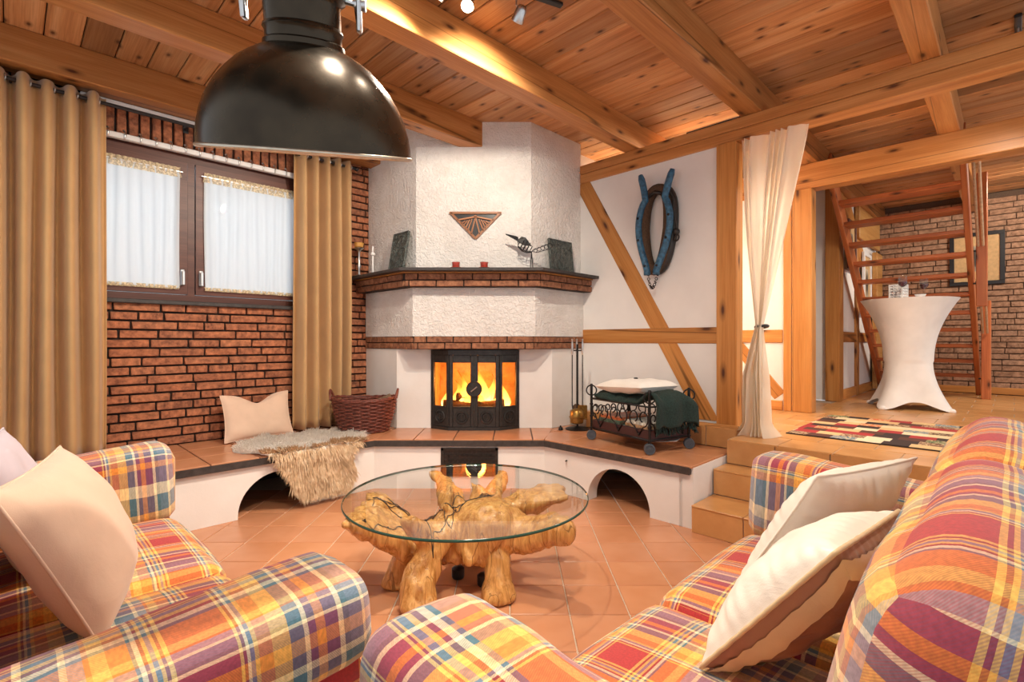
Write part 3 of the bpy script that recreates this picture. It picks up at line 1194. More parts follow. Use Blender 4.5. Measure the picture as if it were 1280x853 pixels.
# cast vent grille in the middle face
g = MB()
gx0, gx1, gz0, gz1 = -0.602, -0.118, 0.105, 0.345
g.box(gx0, gx1, 4.238, 4.25, gz0, gz0 + .022).box(gx0, gx1, 4.238, 4.25, gz1 - .022, gz1)
g.box(gx0, gx0 + .022, 4.238, 4.25, gz0, gz1).box(gx1 - .022, gx1, 4.238, 4.25, gz0, gz1)
go = g.build('vent_grille', M['iron'], hearth, HW)
lat = MB()
cw = 0.04
nx, nz = 11, 5
for i in range(nx):
    for j in range(nz):
        cx, cz = gx0 + .022 + (gx1 - gx0 - .044) * (i + .5) / nx, gz0 + .022 + (gz1 - gz0 - .044) * (j + .5) / nz
        lat.ring((cx, 4.243, cz), (0, 1, 0), 0.024, 0.0042, 10, 4)
lat.build('lattice', M['iron'], go)
MB().box(gx0 + .01, gx1 - .01, 4.2475, 4.2498, gz0 + .01, gz1 - .01).build('backing', M['black'], go)
# small rust hook on the right face
MB().tube([(3.20, 2.57, 0.275), (3.185, 2.57, 0.275), (3.175, 2.55, 0.285)], 0.006, 6).build('hook', M['blackiron'], hearth, HM)

# ------------------------------------------------------------------ fireplace
fp = thing('fireplace', 'tall white plastered corner fireplace with two brick bands and dark mantel slab', 'fireplace', Matrix.Translation((-0.35, 4.8, ZT)))
FPM = Matrix.Translation((0.35, -4.8, -ZT))


def plan(xl, xr, Y, a_wall=WA - 0.001, b_wall=WB - 0.012):
    bl = (xl + Y) / S2
    br = (Y - xr) / S2
    p = [Vector((xl, Y, 0)), Vector((xr, Y, 0)), W(a_wall, br), W(a_wall, b_wall), W(bl, b_wall)]
    return [(q.x, q.y) for q in p]


IX0, IX1 = -0.765, 0.062
wl_, wr_ = W(2.604, WB - .012), W(WA - .001, 3.11)
lb = MB()
lb.prism([(-1.098, 4.78), (IX0, 4.78), (IX0, 5.35), (wl_.x, wl_.y)], ZT + .001, 1.173)
lb.build('lower_body', M['plaster'], fp, FPM)
lb = MB()
lb.prism([(IX1, 4.78), (0.381, 4.78), (wr_.x, wr_.y), (IX1, 5.35)], ZT + .001, 1.173)
lb.build('lower_body', M['plaster'], fp, FPM)
MB().prism(plan(-0.895, 0.196, 4.588), 1.174, 1.293).build('brick_band', M['mortar'], fp, FPM)
MB().prism(plan(-0.908, 0.212, 4.583), 1.293, 1.737).build('hood', M['rough'], fp, FPM)
MB().prism(plan(-0.957, 0.252, 4.498), 1.737, 1.866).build('brick_band', M['mortar'], fp, FPM)
MB().prism(plan(-0.972, 0.262, 4.470), 1.857, 1.868).build('wood_strip', M['timber'], fp, FPM)
MB().prism(plan(-0.985, 0.272, 4.375), 1.868, 1.893).build('mantel_slab', M['slate'], fp, FPM)
MB().prism(plan(-0.880, 0.176, 4.60), 1.893, ZC - .001).build('chimney_breast', M['rough'], fp, FPM)


def band_bricks(pl, z0, h, seed):
    r_ = random.Random(seed)
    segs = [(pl[4], pl[0]), (pl[0], pl[1]), (pl[1], pl[2])]
    for ci in range(2):
        z = z0 + h * (ci + 0.5)
        for (p, q) in segs:
            p, q = Vector((*p, 0)), Vector((*q, 0))
            d = (q - p)
            L = d.length
            d.normalize()
            nrm = Vector((d.y, -d.x, 0))
            x = -0.245 + (0.12 if ci else 0.04)
            while x < L:
                s, e_ = max(x, 0.002), min(x + 0.234, L - 0.002)
                if e_ - s > 0.025:
                    c = p + d * (s + e_) / 2 + nrm * 0.002
                    Mx = Matrix.Translation((c.x, c.y, z)) @ Matrix.Rotation(math.atan2(d.y, d.x), 4, 'Z')
                    inst('brick', brick_mesh(0.24, h - 0.008, 0.03, M['mantelbrick'], 'mantel', r_.randrange(6)), fp, FPM @ Mx @ Matrix.Diagonal(((e_ - s) / 0.24, 1, 1, 1)))
                x += 0.245


band_bricks(plan(-0.895, 0.196, 4.588), 1.174, 0.0595, 4)
band_bricks(plan(-0.957, 0.252, 4.498), 1.737, 0.060, 5)

# ------------------------------------------------------------------ stove insert
ins = thing('stove_insert', 'black cast-iron bay stove insert with four glass panes and round door knob', 'stove', Matrix.Translation((-0.351, 4.72, ZT)))
IZ0, IZ1 = 0.012, 0.742
pts4 = [(-0.408, 0.058), (-0.232, -0.055), (0.0, -0.055), (0.232, -0.055), (0.408, 0.058)]
MB().prism([(-0.42, 0.09), (-0.42, 0.05), (-0.24, -0.075), (0.24, -0.075), (0.42, 0.05), (0.42, 0.09)], 0.0, 0.03).build('base_plate', M['iron'], ins)
MB().prism([(-0.42, 0.075), (-0.42, 0.05), (-0.24, -0.068), (0.24, -0.068), (0.42, 0.05), (0.42, 0.075)], 0.70, 0.747).build('top_rail', M['iron'], ins)
for s_ in (-1, 1):
    MB().box(s_ * 0.408 - 0.012, s_ * 0.408 + 0.012, 0.045, 0.10, 0.03, 0.70).build('side_stile', M['iron'], ins)
for k in range(4):
    p, q = Vector((*pts4[k], 0)), Vector((*pts4[k + 1], 0))
    w = (q - p).length
    Mx = Matrix.Translation(p) @ Matrix.Rotation(math.atan2((q - p).y, (q - p).x), 4, 'Z')
    st = 0.034 if k in (1, 2) else 0.028
    d = MB()
    d.cbox(0.0, st, -.014, .014, .03, .70, .004).cbox(w - st, w, -.014, .014, .03, .70, .004)
    d.cbox(st, w - st, -.012, .012, .635, .70, .004)
    d.cbox(st, w - st, -.010, .010, .03, .215, .003)
    # moulding round the pane
    d.cbox(st, w - st, -.016, .004, .205, .222, .003).cbox(st, w - st, -.016, .004, .628, .642, .003)
    dd = d.build('door' if k in (1, 2) else 'side_panel', M['iron'], ins, Mx)
    MB().box(st, w - st, .003, .008, .215, .64).build('pane', M['stoveglass'], dd)
    o_ = MB()
    cx = w / 2
    R_ = min(0.052, w / 2 - .04)
    o_.ring((cx, -.013, .122), (0, 1, 0), R_, .010, 20, 6)
    o_.ring((cx, -.013, .122), (0, 1, 0), R_ * .58, .008, 18, 6)
    o_.cbox(cx - .006, cx + .006, -.02, -.008, .122 - R_ * .6, .122 + R_ * .6, .002, None)
    o_.build('air_rosette', M['iron'], dd)
MB().cbox(-.010, .010, -.072, -.046, .03, .70, .003).build('astragal', M['iron'], ins)
kn = MB()
kn.lathe([(0.001, -.012), (0.06, -.010), (0.074, -.004), (0.074, .006), (0.07, .012), (0.055, .012)], 28, Matrix.Translation((0, -.082, .385)) @ Matrix.Rotation(math.pi / 2, 4, 'X'))
kn.ring((0, -.096, .385), (0, 1, 0), .066, .005, 26, 6)
kn = kn.build('knob', M['iron'], ins, None, 40)
MB().tube([(-.028, -.102, .362), (.028, -.108, .408)], .007, 8).build('lever', M['steel'], kn)
# fire chamber
ch = MB()
ch.box(-.39, .39, .44, .46, .03, .72).box(-.40, -.385, .08, .46, .03, .72).box(.385, .40, .08, .46, .03, .72)
ch.box(-.385, .385, .09, .46, .005, .032).box(-.40, .40, .04, .46, .72, .742)
ch.build('fire_chamber', M['firebrick'], ins)
MB().prism([(-.36, .075), (-.22, -.02), (.22, -.02), (.36, .075), (.36, .40), (-.36, .40)], .032, .16).build('ash_bed', M['firebrick'], ins)

IO = Vector((-0.351, 4.72, ZT))


def log_mesh(L, r, seed, mat):
    r_ = random.Random(seed)
    mb = MB()
    n, m_ = 12, 7
    off = [r * (1 + r_.uniform(-.16, .12)) for _ in range(n)]

    def fn(u, v):
        an = 2 * math.pi * u
        k = off[int(u * n + .001) % n] * (1 + .06 * math.sin(v * 7 + seed))
        return ((v - .5) * L, math.cos(an) * k, math.sin(an) * k)
    mb.grid(fn, n, m_, closeu=True)
    mb.add([fn(i / n, 0) for i in range(n)], [tuple(range(n))])
    mb.add([fn(i / n, 1) for i in range(n)], [tuple(range(n))])
    return mb


for i, (p, rz, ry, L, r) in enumerate((((-.16, .10, .215), .1, .05, .30, .05), ((.14, .12, .21), -.2, -.1, .28, .048), ((-.02, .16, .27), .35, .15, .34, .042), ((.10, .06, .20), .9, .3, .22, .035))):
    o = log_mesh(L, r, i, None).build('burning_log', M['char'], None, TR(IO + Vector(p), rz, 0, ry), 60)
    tag(o, 'charred split log burning behind the stove glass', 'log', 'logs in the fire')

fire = thing('fire', 'yellow and orange flames over the logs behind the stove glass', 'fire', Matrix.Translation(IO + Vector((0, .12, .17))))


def flame_mesh(h, r, seed):
    r_ = random.Random(seed)
    ph, ph2 = r_.uniform(0, 6), r_.uniform(0, 6)
    mb = MB()

    def fn(u, v):
        an = 2 * math.pi * u
        k = r * (math.sin(math.pi * min(1, v * 1.0) ** .55)) * (1 - v) ** .35 + .002
        k *= 1 + .25 * math.sin(3 * an + ph + v * 6)
        sw = .06 * v * math.sin(ph2 + v * 4.5)
        return (math.cos(an) * k + sw, math.sin(an) * k * .6 + .03 * v * math.cos(ph + v * 5), v * h)
    mb.grid(fn, 14, 16, closeu=True)
    return mb


r_ = random.Random(2)
for i, (x, h, r) in enumerate(((-.30, .26, .035), (-.20, .28, .05), (-.13, .38, .055), (-.05, .24, .05), (.07, .42, .06), (.13, .34, .055), (.20, .22, .045), (.29, .30, .035), (.02, .20, .05), (-.24, .16, .05), (.25, .15, .05))):
    flame_mesh(h, r, i).build('flame', M['flame'], fire, Matrix.Translation((x, r_.uniform(-.02, .07), .0)), 180)
em = MB()
for i in range(26):
    em.ball((r_.uniform(-.33, .33), r_.uniform(-.06, .12), r_.uniform(0, .02)), r_.uniform(.012, .026), None, 6)
em.build('embers', M['ember'], fire)
lamp_light('fire_light', IO + Vector((0, .10, .42)), 16, (1.0, 0.42, 0.10), 0.10)
# ------------------------------------------------------------------ sofas


def cushion(sx, sy, sz, r=0.06, bulge=0.03, n=10, wob=0.006, seed=0):
    """rounded, stuffed block standing on z=0, centred in x and y"""
    hx, hy, hz = sx / 2, sy / 2, sz / 2
    bm = bmesh.new()
    bmesh.ops.create_cube(bm, size=2.0)
    bmesh.ops.subdivide_edges(bm, edges=bm.edges, cuts=n, use_grid_fill=True)
    bm.normal_update()
    norms = [f.normal.copy() for f in bm.faces]
    for v in bm.verts:
        p = []
        for c, h in ((v.co.x, hx), (v.co.y, hy), (v.co.z, hz)):
            c = math.copysign(abs(c) ** 0.8, c)
            p.append(c * h)
        p = Vector(p)
        inner = Vector([max(-h + min(r, h * .98), min(h - min(r, h * .98), c)) for c, h in zip(p, (hx, hy, hz))])
        d = p - inner
        if d.length > 1e-6:
            rr = max(abs(d.x), abs(d.y), abs(d.z))
            d = d.normalized() * rr
        q = inner + d
        ux, uy, uz = p.x / hx, p.y / hy, p.z / hz
        k = bulge * (1 - ux * ux) * (1 - uy * uy)
        q.z += k * uz
        k2 = bulge * .7 * (1 - uz * uz) * (1 - ux * ux)
        q.y += k2 * uy
        w = noise.noise(Vector((q.x * 5 + seed * 7, q.y * 5, q.z * 5))) * wob
        q += q.normalized() * w
        v.co = (q.x, q.y, q.z + hz)
    mb = MB()
    bm.verts.index_update()
    uvs = []
    for f, n0 in zip(bm.faces, norms):
        row = []
        for v in f.verts:
            x, y, z = v.co
            if abs(n0.z) > .5:
                row.append((x, y) if n0.z > 0 else (x, -y - sz * 2 - sy))
            elif abs(n0.y) > .5:
                row.append((x, -hy - (sz - z)) if n0.y < 0 else (x, hy + (sz - z)))
            else:
                row.append((math.copysign(hx + (sz - z), n0.x), y))
        uvs.append(row)
    mb.add([v.co[:] for v in bm.verts], [[v.index for v in f.verts] for f in bm.faces], None, uvs)
    bm.free()
    return mb


def arm_pad(L, w, h, seed, inner):
    """fat bolster along local y (front end at y=0, fuller and higher there), resting on z=0"""
    nu, nv = 28, 26

    def fn(u, v):
        an = 2 * math.pi * u
        y = v * L
        e0 = min(1, v * L / 0.085)
        e1 = min(1, (1 - v) * L / 0.05)
        k = math.sqrt(max(0, 1 - (1 - e0) ** 2)) * math.sqrt(max(0, 1 - (1 - e1) ** 2))
        k = max(k, 0.02)
        full = 1.0 + 0.06 * math.cos(v * math.pi)
        ex = 0.5
        c, s = math.cos(an), math.sin(an)
        x = math.copysign(abs(c) ** ex, c) * w / 2 * k * full
        z = math.copysign(abs(s) ** ex, s) * h / 2 * k * full + h / 2
        if s < 0:
            z -= .25 * (-s) ** .5 * max(0.0, c * inner) ** .5 * min(1, k * 1.2) * min(1, (1 - v) * 4)
        wv = noise.noise(Vector((x * 8 + seed, y * 8, z * 8))) * .006
        return (x * (1 + wv * 6), y, z + wv)
    per = (w + h) * 1.75
    mb = MB()
    mb.grid(fn, nu, nv, closeu=True, uvfn=lambda u, v: (v * L, u * per))
    return mb


def sofa(name, label, Mx, L, D=0.92):
    """x along the length, y=0 front .. D back"""
    t = thing(name, label, 'sofa', Mx, 'plaid sofas')
    aw = 0.25
    MB().cbox(aw - .01, L - aw + .01, 0.03, D - .06, 0.05, 0.27, .02).build('base', M['plaid2'], t, None, None, True)
    for k, x in enumerate((0, 1)):
        sgn = -1 if k == 0 else 1
        xc = aw / 2 + .005 if k == 0 else L - aw / 2 - .005
        pn = cushion(aw - .03, D - .05, 0.56, 0.03, 0.01, 8, .003, k)
        pn.build('arm_panel', M['plaid3'], t, Matrix.Translation((xc, D / 2, 0.03)), 180, True)
        arm_pad(0.84, aw + .012, 0.18, k * 3.3, -sgn).build('arm_pad', M['plaid3'], t, Matrix.Translation((xc, -0.02, 0.575)) @ Matrix.Rotation(-0.06, 4, 'X'), 180)
    iw = (L - 2 * aw) / 2
    for k in range(2):
        xc = aw + iw * (k + .5)
        sc = cushion(iw - .006, 0.70, 0.20, 0.075, 0.03, 12, .006, 4 + k)
        sc.build('seat_cushion', M['plaid'], t, Matrix.Translation((xc, 0.345, 0.235)), 180, True)
        bc = cushion(iw + .03, 0.23, 0.60, 0.10, 0.03, 12, .008, 9 + k)
        bc.build('back_cushion', M['plaid2'], t, Matrix.Translation((xc, 0.705, 0.405)) @ Matrix.Rotation(-0.19, 4, 'X'), 180, True)
    bp = cushion(L - .04, 0.12, 0.72, 0.04, 0.005, 8, .003, 20)
    bp.build('back_panel', M['plaid2'], t, Matrix.Translation((L / 2, D - .03, 0.04)) @ Matrix.Rotation(-0.06, 4, 'X'), 180, True)
    for x in (.08, L - .08):
        for y in (.08, D - .1):
            MB().lathe([(.02, 0), (.026, .05)], 12).build('foot', M['black'], t, Matrix.Translation((x, y, 0)))
    return t


sofa('plaid_sofa', 'plaid two-seat sofa holding the peach and lilac pillows, facing the tiled steps', TR(W(0.565, 0.955, 0), R45 + math.pi / 2), 2.125)
sofa('plaid_sofa', 'plaid two-seat sofa holding the cream satin pillows, beside the tiled steps', TR(W(2.53, 0.83, 0), R45 + math.pi), 2.11)


def pillow_obj(name, label, p0, U, V, th, mat, seed=0, dent=0.0, ear=0.05, back=None, band=None, cat='pillow', flip=False, gather=0.0):
    """soft pillow spanned by U, V from its lower corner p0 (all in room axes)"""
    p0, U, V = W(*p0), W(*U), W(*V)
    N = U.cross(V).normalized()
    cen = p0 + U / 2 + V / 2
    n = 60 if gather else 34
    lu, lv = U.length, V.length

    def surf(side):
        def fn(u, v):
            x, y = 2 * u - 1, 2 * v - 1
            cx = (1 - ear * (1 - y * y)) * x
            cy = (1 - ear * (1 - x * x)) * y
            f = (max(0, (1 - abs(x) ** 2.7) * (1 - abs(y) ** 2.7))) ** 0.55
            h = th / 2 * f
            wr = noise.noise(Vector((x * 2.2 + seed, y * 2.2, seed * 1.7 + side))) * .012 * f
            wr += .006 * f * math.sin((x * 3 + y * 5) * 2 + seed) * max(0, abs(x) * abs(y))
            if gather:
                ed = max(abs(x), abs(y))
                tt = y if abs(x) > abs(y) else x
                wr += gather * (math.sin(tt * 34 + seed) * .6 + noise.noise(Vector((tt * 9, seed, side * 1.0)))) * max(0, (ed - .55) / .45) ** 1.5 * min(1, (1 - ed) * 14 + .1)
                wr += .006 * f * noise.noise(Vector((x * 5 + seed, y * 5, side * 3.0)))
            dz = -dent * math.exp(-(x / .38) ** 2) * max(0, y) ** 2 * 1.0
            q = U * (cx / 2) + V * (cy / 2 + dz) + N * (h + wr) * side
            return p0 - p0 + q
        return fn
    root = thing(name, label, cat, Matrix.Translation(cen + (V * -.5)))
    off = V * .5
    sh = Matrix.Translation(off)
    fr = MB().grid(surf(1), n, n)
    if back is None:
        fr.grid(surf(-1), n, n)
        fr.build('cover', mat, root, sh, 180)
    else:
        fr.build('front_cover', mat, root, sh, 180)
        MB().grid(surf(-1), n, n).build('back_cover', back, root, sh, 180)
    pts = []
    for k in range(4 * n):
        s, q = divmod(k, n)
        f = q / n
        uv = ((f, 0), (1, f), (1 - f, 1), (0, 1 - f))[s]
        pts.append(surf(1)(*uv))
    MB().tube(pts, .004 if not band else .006, 6, True).build('piping', band or mat, root, sh, 180)
    if band and back is not None:
        # flat trim running just behind the seam
        def bfn(u, v):
            s = surf(1 if flip else -1)
            k = u * 4
            i = int(min(3, math.floor(k)))
            f = k - i
            w = .012 + v * .075
            uv = ((f, w), (1 - w, f), (1 - f, 1 - w), (w, 1 - f))[i]
            uv = (min(1 - w, max(w, uv[0])), min(1 - w, max(w, uv[1])))
            q = s(*uv)
            return q - N * (-.009 if flip else .009)
        MB().grid(bfn, 80, 3).build('trim_band', band, root, sh, 180)
    return root


pillow_obj('throw_pillow', 'peach cotton throw pillow leaning in the corner of the plaid sofa', (0.165, 1.67, 0.455), (0.15, 0.57, 0.0), (-0.20, -0.03, 0.45), 0.19, M['beige'], 1)
pillow_obj('throw_pillow', 'pale lilac pillow tucked behind the peach pillow on the plaid sofa', (0.05, 2.27, 0.46), (0.06, 0.44, 0), (-0.13, 0.0, 0.46), 0.14, M['lilac'], 2)
pillow_obj('throw_pillow', 'cream satin pillow with taupe back and gold trim on the plaid sofa', (1.16, 0.525, 0.475), (0.40, -0.05, 0.0), (0.03, -0.27, 0.345), 0.20, M['taupe'], 3, back=M['cream'], band=M['goldband'], flip=True, gather=.006)
pillow_obj('throw_pillow', 'plain cream satin pillow leaning between sofa arm and taupe-backed pillow', (1.62, 0.62, 0.475), (0.50, -0.17, 0.0), (0.02, -0.22, 0.385), 0.17, M['cream'], 5, gather=.005)
pillow_obj('throw_pillow', 'beige pillow with a karate-chop dent propped against the brick wall', (1.21, 4.46, 0.43), (0.57, 0.07, 0), (0.0, 0.13, 0.37), 0.13, M['beige'], 6, dent=0.20, ear=0.07)

# ------------------------------------------------------------------ root coffee table
TC = Vector((-0.235, 2.65, 0))
tab = thing('coffee_table', 'round glass coffee table on a gnarled honey-coloured tree root', 'table', Matrix.Translation(TC))
ZG = 0.448
RG = 0.632
gm = MB()
gm.lathe([(RG - .004, ZG - .012), (RG, ZG - .008), (RG, ZG - .004), (RG - .004, ZG)], 96)
gm.build('glass_top', M['glass'], tab, None, 30)
MB().lathe([(RG - .003, ZG - .0125), (RG + .001, ZG - .0095), (RG + .001, ZG - .0025), (RG - .003, ZG + .0005)], 96, cap0=False, cap1=False).build('glass_edge', M['glassedge'], tab, None, 180)
root = MB()


def blob_path(pts, steps=0):
    """pts: (x,y,z, rx, ry, rz)"""
    for i in range(len(pts) - 1):
        steps = max(5, int((Vector(pts[i][:3]) - Vector(pts[i + 1][:3])).length / (0.32 * min(pts[i][3:] + pts[i + 1][3:]))))
        for k in range(steps):
            f = k / steps
            q = [pts[i][c] * (1 - f) + pts[i + 1][c] * f for c in range(6)]
            root.ball(q[:3], 1.0, None, 7, tuple(q[3:]))
    q = pts[-1]
    root.ball(q[:3], 1.0, None, 7, tuple(q[3:]))


# trunk mass
blob_path([(-.02, -.02, .20, .17, .17, .10), (.05, .02, .30, .20, .20, .09)])
blob_path([(.06, -.14, .25, .13, .10, .12), (.12, -.10, .335, .17, .15, .11)])
# front left leg
blob_path([(-.195, -.34, .03, .09, .075, .03), (-.20, -.31, .10, .085, .07, .05), (-.17, -.24, .22, .07, .07, .06), (-.12, -.17, .31, .09, .09, .07), (-.05, -.05, .30, .12, .12, .08)])
blob_path([(-.17, -.24, .30, .075, .055, .06), (-.24, -.30, .40, .05, .035, .035)])
# front right leg
blob_path([(.165, -.235, .02, .085, .065, .02), (.17, -.22, .08, .062, .055, .05), (.17, -.18, .17, .06, .06, .06), (.12, -.10, .25, .10, .10, .08)])
# left foot and wide fan
blob_path([(-.345, -.10, .02, .085, .06, .02), (-.34, -.09, .07, .07, .06, .05), (-.29, -.07, .17, .09, .09, .07), (-.15, -.02, .25, .12, .11, .08)])
for dy in (-.27, -.20, -.12, -.04, .04):
    blob_path([(-.25, -.06 + dy * .3, .19, .09, .06, .06), (-.39, -.04 + dy * .8, .32, .07, .055, .05), (-.50, -.03 + dy * 1.2, .415, .05, .055, .028)], 7)
# right blunt stub
blob_path([(.14, -.08, .27, .12, .11, .10), (.30, -.17, .29, .085, .085, .085), (.42, -.24, .335, .07, .07, .075), (.49, -.275, .36, .055, .06, .065)])
# back right blade
for dy in (.0, .07, .14):
    blob_path([(.12, .06, .28, .10, .06, .06), (.30, .06 + dy * .7, .36, .08, .06, .05), (.48, .03 + dy * 1.2, .415, .06, .055, .024)], 7)
# back pointed blades
blob_path([(-.05, .12, .25, .09, .07, .06), (-.12, .30, .33, .075, .03, .06), (-.20, .45, .40, .06, .02, .03), (-.25, .49, .43, .02, .012, .012)])
blob_path([(.05, .14, .25, .09, .07, .06), (.12, .32, .33, .05, .03, .06), (.18, .50, .42, .03, .02, .02)])
blob_path([(.02, .20, .02, .07, .06, .02), (.02, .16, .14, .07, .07, .06), (0, .08, .24, .1, .1, .08)])
# small knobbly roots under the glass
r_ = random.Random(8)
for k in range(9):
    an = r_.uniform(0, 6.28)
    rr = r_.uniform(.05, .22)
    x, y = math.cos(an) * rr, math.sin(an) * rr
    blob_path([(x * .8, y * .8, .30, .05, .05, .05), (x, y, .38, .03, .03, .03), (x * 1.25 + r_.uniform(-.05, .05), y * 1.25 + r_.uniform(-.05, .05), .42, .014, .014, .012)], 5)
blob_path([(.02, -.20, .24, .035, .03, .04), (.025, -.23, .19, .03, .025, .03)])
ro = root.build('root_base', M['root'], tab, None, 180, recalc=False)
rm = ro.modifiers.new('remesh', 'REMESH')
rm.mode = 'VOXEL'
rm.voxel_size = 0.0095
applied(ro)
nrms = [v.normal.copy() for v in ro.data.vertices]
for v, n_ in zip(ro.data.vertices, nrms):
    co = v.co
    d = noise.noise(Vector((co.x * 9, co.y * 9, co.z * 3.5))) * .012 + noise.noise(Vector((co.x * 34, co.y * 34, co.z * 6))) * .009
    rid = abs(noise.noise(Vector((co.x * 8 + 3, co.y * 8, co.z * 1.6)))) * .034
    v.co = co + n_ * (d - rid + .010)
    v.co.z = min(max(v.co.z, 0.0), ZG - .0135)
for v in ro.data.vertices:
    v.co.z = min(max(v.co.z, 0.0), ZG - .0135)
ro.data.polygons.foreach_set('use_smooth', [True] * len(ro.data.polygons))
ro.data.materials.clear()
ro.data.materials.append(M['root'])
for k, (x, y) in enumerate(((.09, -.08), (-.05, .0))):
    MB().lathe([(.03, 0), (.034, .01), (.034, .05), (.02, .06)], 14).build('glide', M['black'], tab, Matrix.Translation((x, y, 0)), 40)

# string of wire lights wound over the root
wl2 = thing('wire_light_string', 'thin dark wire light string wound over the table root under the glass', 'string lights', Matrix.Translation(TC))
r_ = random.Random(12)
from mathutils.bvhtree import BVHTree
bvh = BVHTree.FromPolygons([v.co.copy() for v in ro.data.vertices], [tuple(p.vertices) for p in ro.data.polygons])


def drop(x, y):
    h = bvh.ray_cast(Vector((x, y, ZG - .0136)), Vector((0, 0, -1)))
    return h[0].z if h[0] is not None else None


ws = MB()
for k in range(7):
    an = r_.uniform(0, 6.28)
    x, y = .1 * math.cos(an), .1 * math.sin(an)
    pts = []
    hd = r_.uniform(0, 6.28)
    for i in range(60):
        hd += r_.uniform(-.5, .5)
        x += .014 * math.cos(hd)
        y += .014 * math.sin(hd)
        if x * x + y * y > .30:
            hd += math.pi * .6
        z = drop(x, y)
        if z is None or z < .22:
            hd += 1.5
            x -= .02 * math.cos(hd - 1.5)
            y -= .02 * math.sin(hd - 1.5)
            continue
        pts.append((x, y, min(z + .004, ZG - .016)))
    if len(pts) > 4:
        ws.tube(pts, .0022, 5)
        for p in pts[::9]:
            ws.ball((p[0], p[1], min(p[2] + .003, ZG - .018)), .0045, None, 6)
tag(ws.build('wire', M['black'], wl2, None, 180), kind='stuff')

# ------------------------------------------------------------------ pendant lamp
LC = Vector((-0.482, 1.20, 1.700))
dv = (LC - Vector((0, 0, CAM_H)) + Vector((0, 0, 0.0))).normalized()
zh = Vector((0, 0, 1))
ax = (zh - dv * zh.dot(dv) * 0.97).normalized()
ax = (Matrix.Rotation(math.radians(-3.2), 3, dv) @ ax).normalized()
Mq = ax.to_track_quat('Z', 'Y').to_matrix().to_4x4()
lamp = thing('pendant_lamp', 'large dark enamel industrial dome pendant hanging tilted from a chain', 'lamp', Matrix.Translation(LC) @ Mq)
R0 = 0.236
HD = 0.222
prof = [(R0 * q, HD * f) for q, f in ((1.0, 0.0), (.993, .10), (.972, .22), (.935, .35), (.88, .48), (.80, .62), (.70, .74), (.60, .84), (.50, .91), (.42, .955), (.37, .98))]
# smooth the profile
pr2 = []
for i in range(len(prof) - 1):
    for k in range(3):
        f = k / 3
        pr2.append((prof[i][0] * (1 - f) + prof[i + 1][0] * f, prof[i][1] * (1 - f) + prof[i + 1][1] * f))
pr2.append(prof[-1])
MB().lathe(prof, 72, cap0=False, cap1=True).build('shade', M['enamel'], lamp, None, 50)
inn = [(r - .006, z - .004) for r, z in prof]
inn[0] = (R0 - .004, 0.001)
MB().lathe(inn, 72, cap0=False, cap1=True).build('shade_lining', M['enamelwhite'], lamp, None, 50)
MB().ring((0, 0, 0), (0, 0, 1), R0 - .001, .0045, 96, 8).build('rim', M['rim'], lamp, None, 180)
NK = Matrix.Translation((0, 0, HD - .262))
nk = MB().lathe([(.088, .255), (.086, .268), (.081, .272), (.081, .288), (.085, .294), (.083, .30), (.08, .302), (.08, .345), (.084, .352), (.092, .358), (.095, .372), (.09, .385), (.07, .40), (.06, .46), (.04, .475)], 48)
nk = nk.build('socket_housing', M['enamel'], lamp, NK, 40)
for s_ in (-1, 1):
    c = MB()
    c.tube([(s_ * .088, 0, .365), (s_ * .115, 0, .36), (s_ * .12, 0, .33)], .008, 8)
    c.cbox(s_ * .12 - .006, s_ * .12 + .006, -.014, .014, .305, .40, .003)
    c.lathe([(.013, -.012), (.013, .012)], 10, Matrix.Translation((s_ * .123, 0, .36)) @ Matrix.Rotation(math.pi / 2, 4, 'Y'))
    c.build('clamp', M['steel'], nk, None, 40)
MB().lathe([(.02, .06), (.045, .09), (.05, .13), (.04, .17), (.022, .21), (.022, .25)], 20).build('light_bulb', M['white'], lamp, NK, 60)
inv = (Matrix.Translation(LC) @ Mq).inverted()
ctop = LC + ax * (.475 + HD - .262)
chn = MB()
zz = ctop.z - .005
k = 0
while zz < ZC - .05:
    ph = (k % 2) * math.pi / 2
    pts = []
    for q in range(12):
        an = 2 * math.pi * q / 12
        w = math.cos(an) * .011
        pts.append((ctop.x + w * math.cos(ph), ctop.y + w * math.sin(ph), zz + .02 + math.sin(an) * .02))
    chn.tube(pts, .0032, 6, True)
    zz += .033
    k += 1
chn.build('chain', M['blackiron'], lamp, inv)
MB().lathe([(.055, ZC - .045), (.05, ZC - .02), (.045, ZC - .001)], 24, Matrix.Translation((ctop.x, ctop.y, 0))).build('ceiling_rose', M['blackiron'], lamp, inv, 40)
# ------------------------------------------------------------------ curtains


def drape(a0, a1, b, z0, z1, pitch, amp, seed, mat, gather=1.0):
    r_ = random.Random(seed)
    n = int((a1 - a0) / pitch * 14)
    m_ = 30
    ph = [r_.uniform(-.5, .5) for _ in range(40)]

    def fn(u, v):
        s = u * (a1 - a0) / pitch
        i = int(s)
        w = math.sin(2 * math.pi * s + ph[i % 40] * .25)
        w = math.copysign(abs(w) ** .7, w)
        k = amp * (1.0 + .35 * math.sin(3.1 * v + ph[(i + 7) % 40] * 2))
        x = a0 + u * (a1 - a0) + .012 * math.sin(2.2 * v + s * 1.3 + seed) * v
        return (x, b + w * k, z1 - v * (z1 - z0))
    return MB().grid(fn, n, m_)


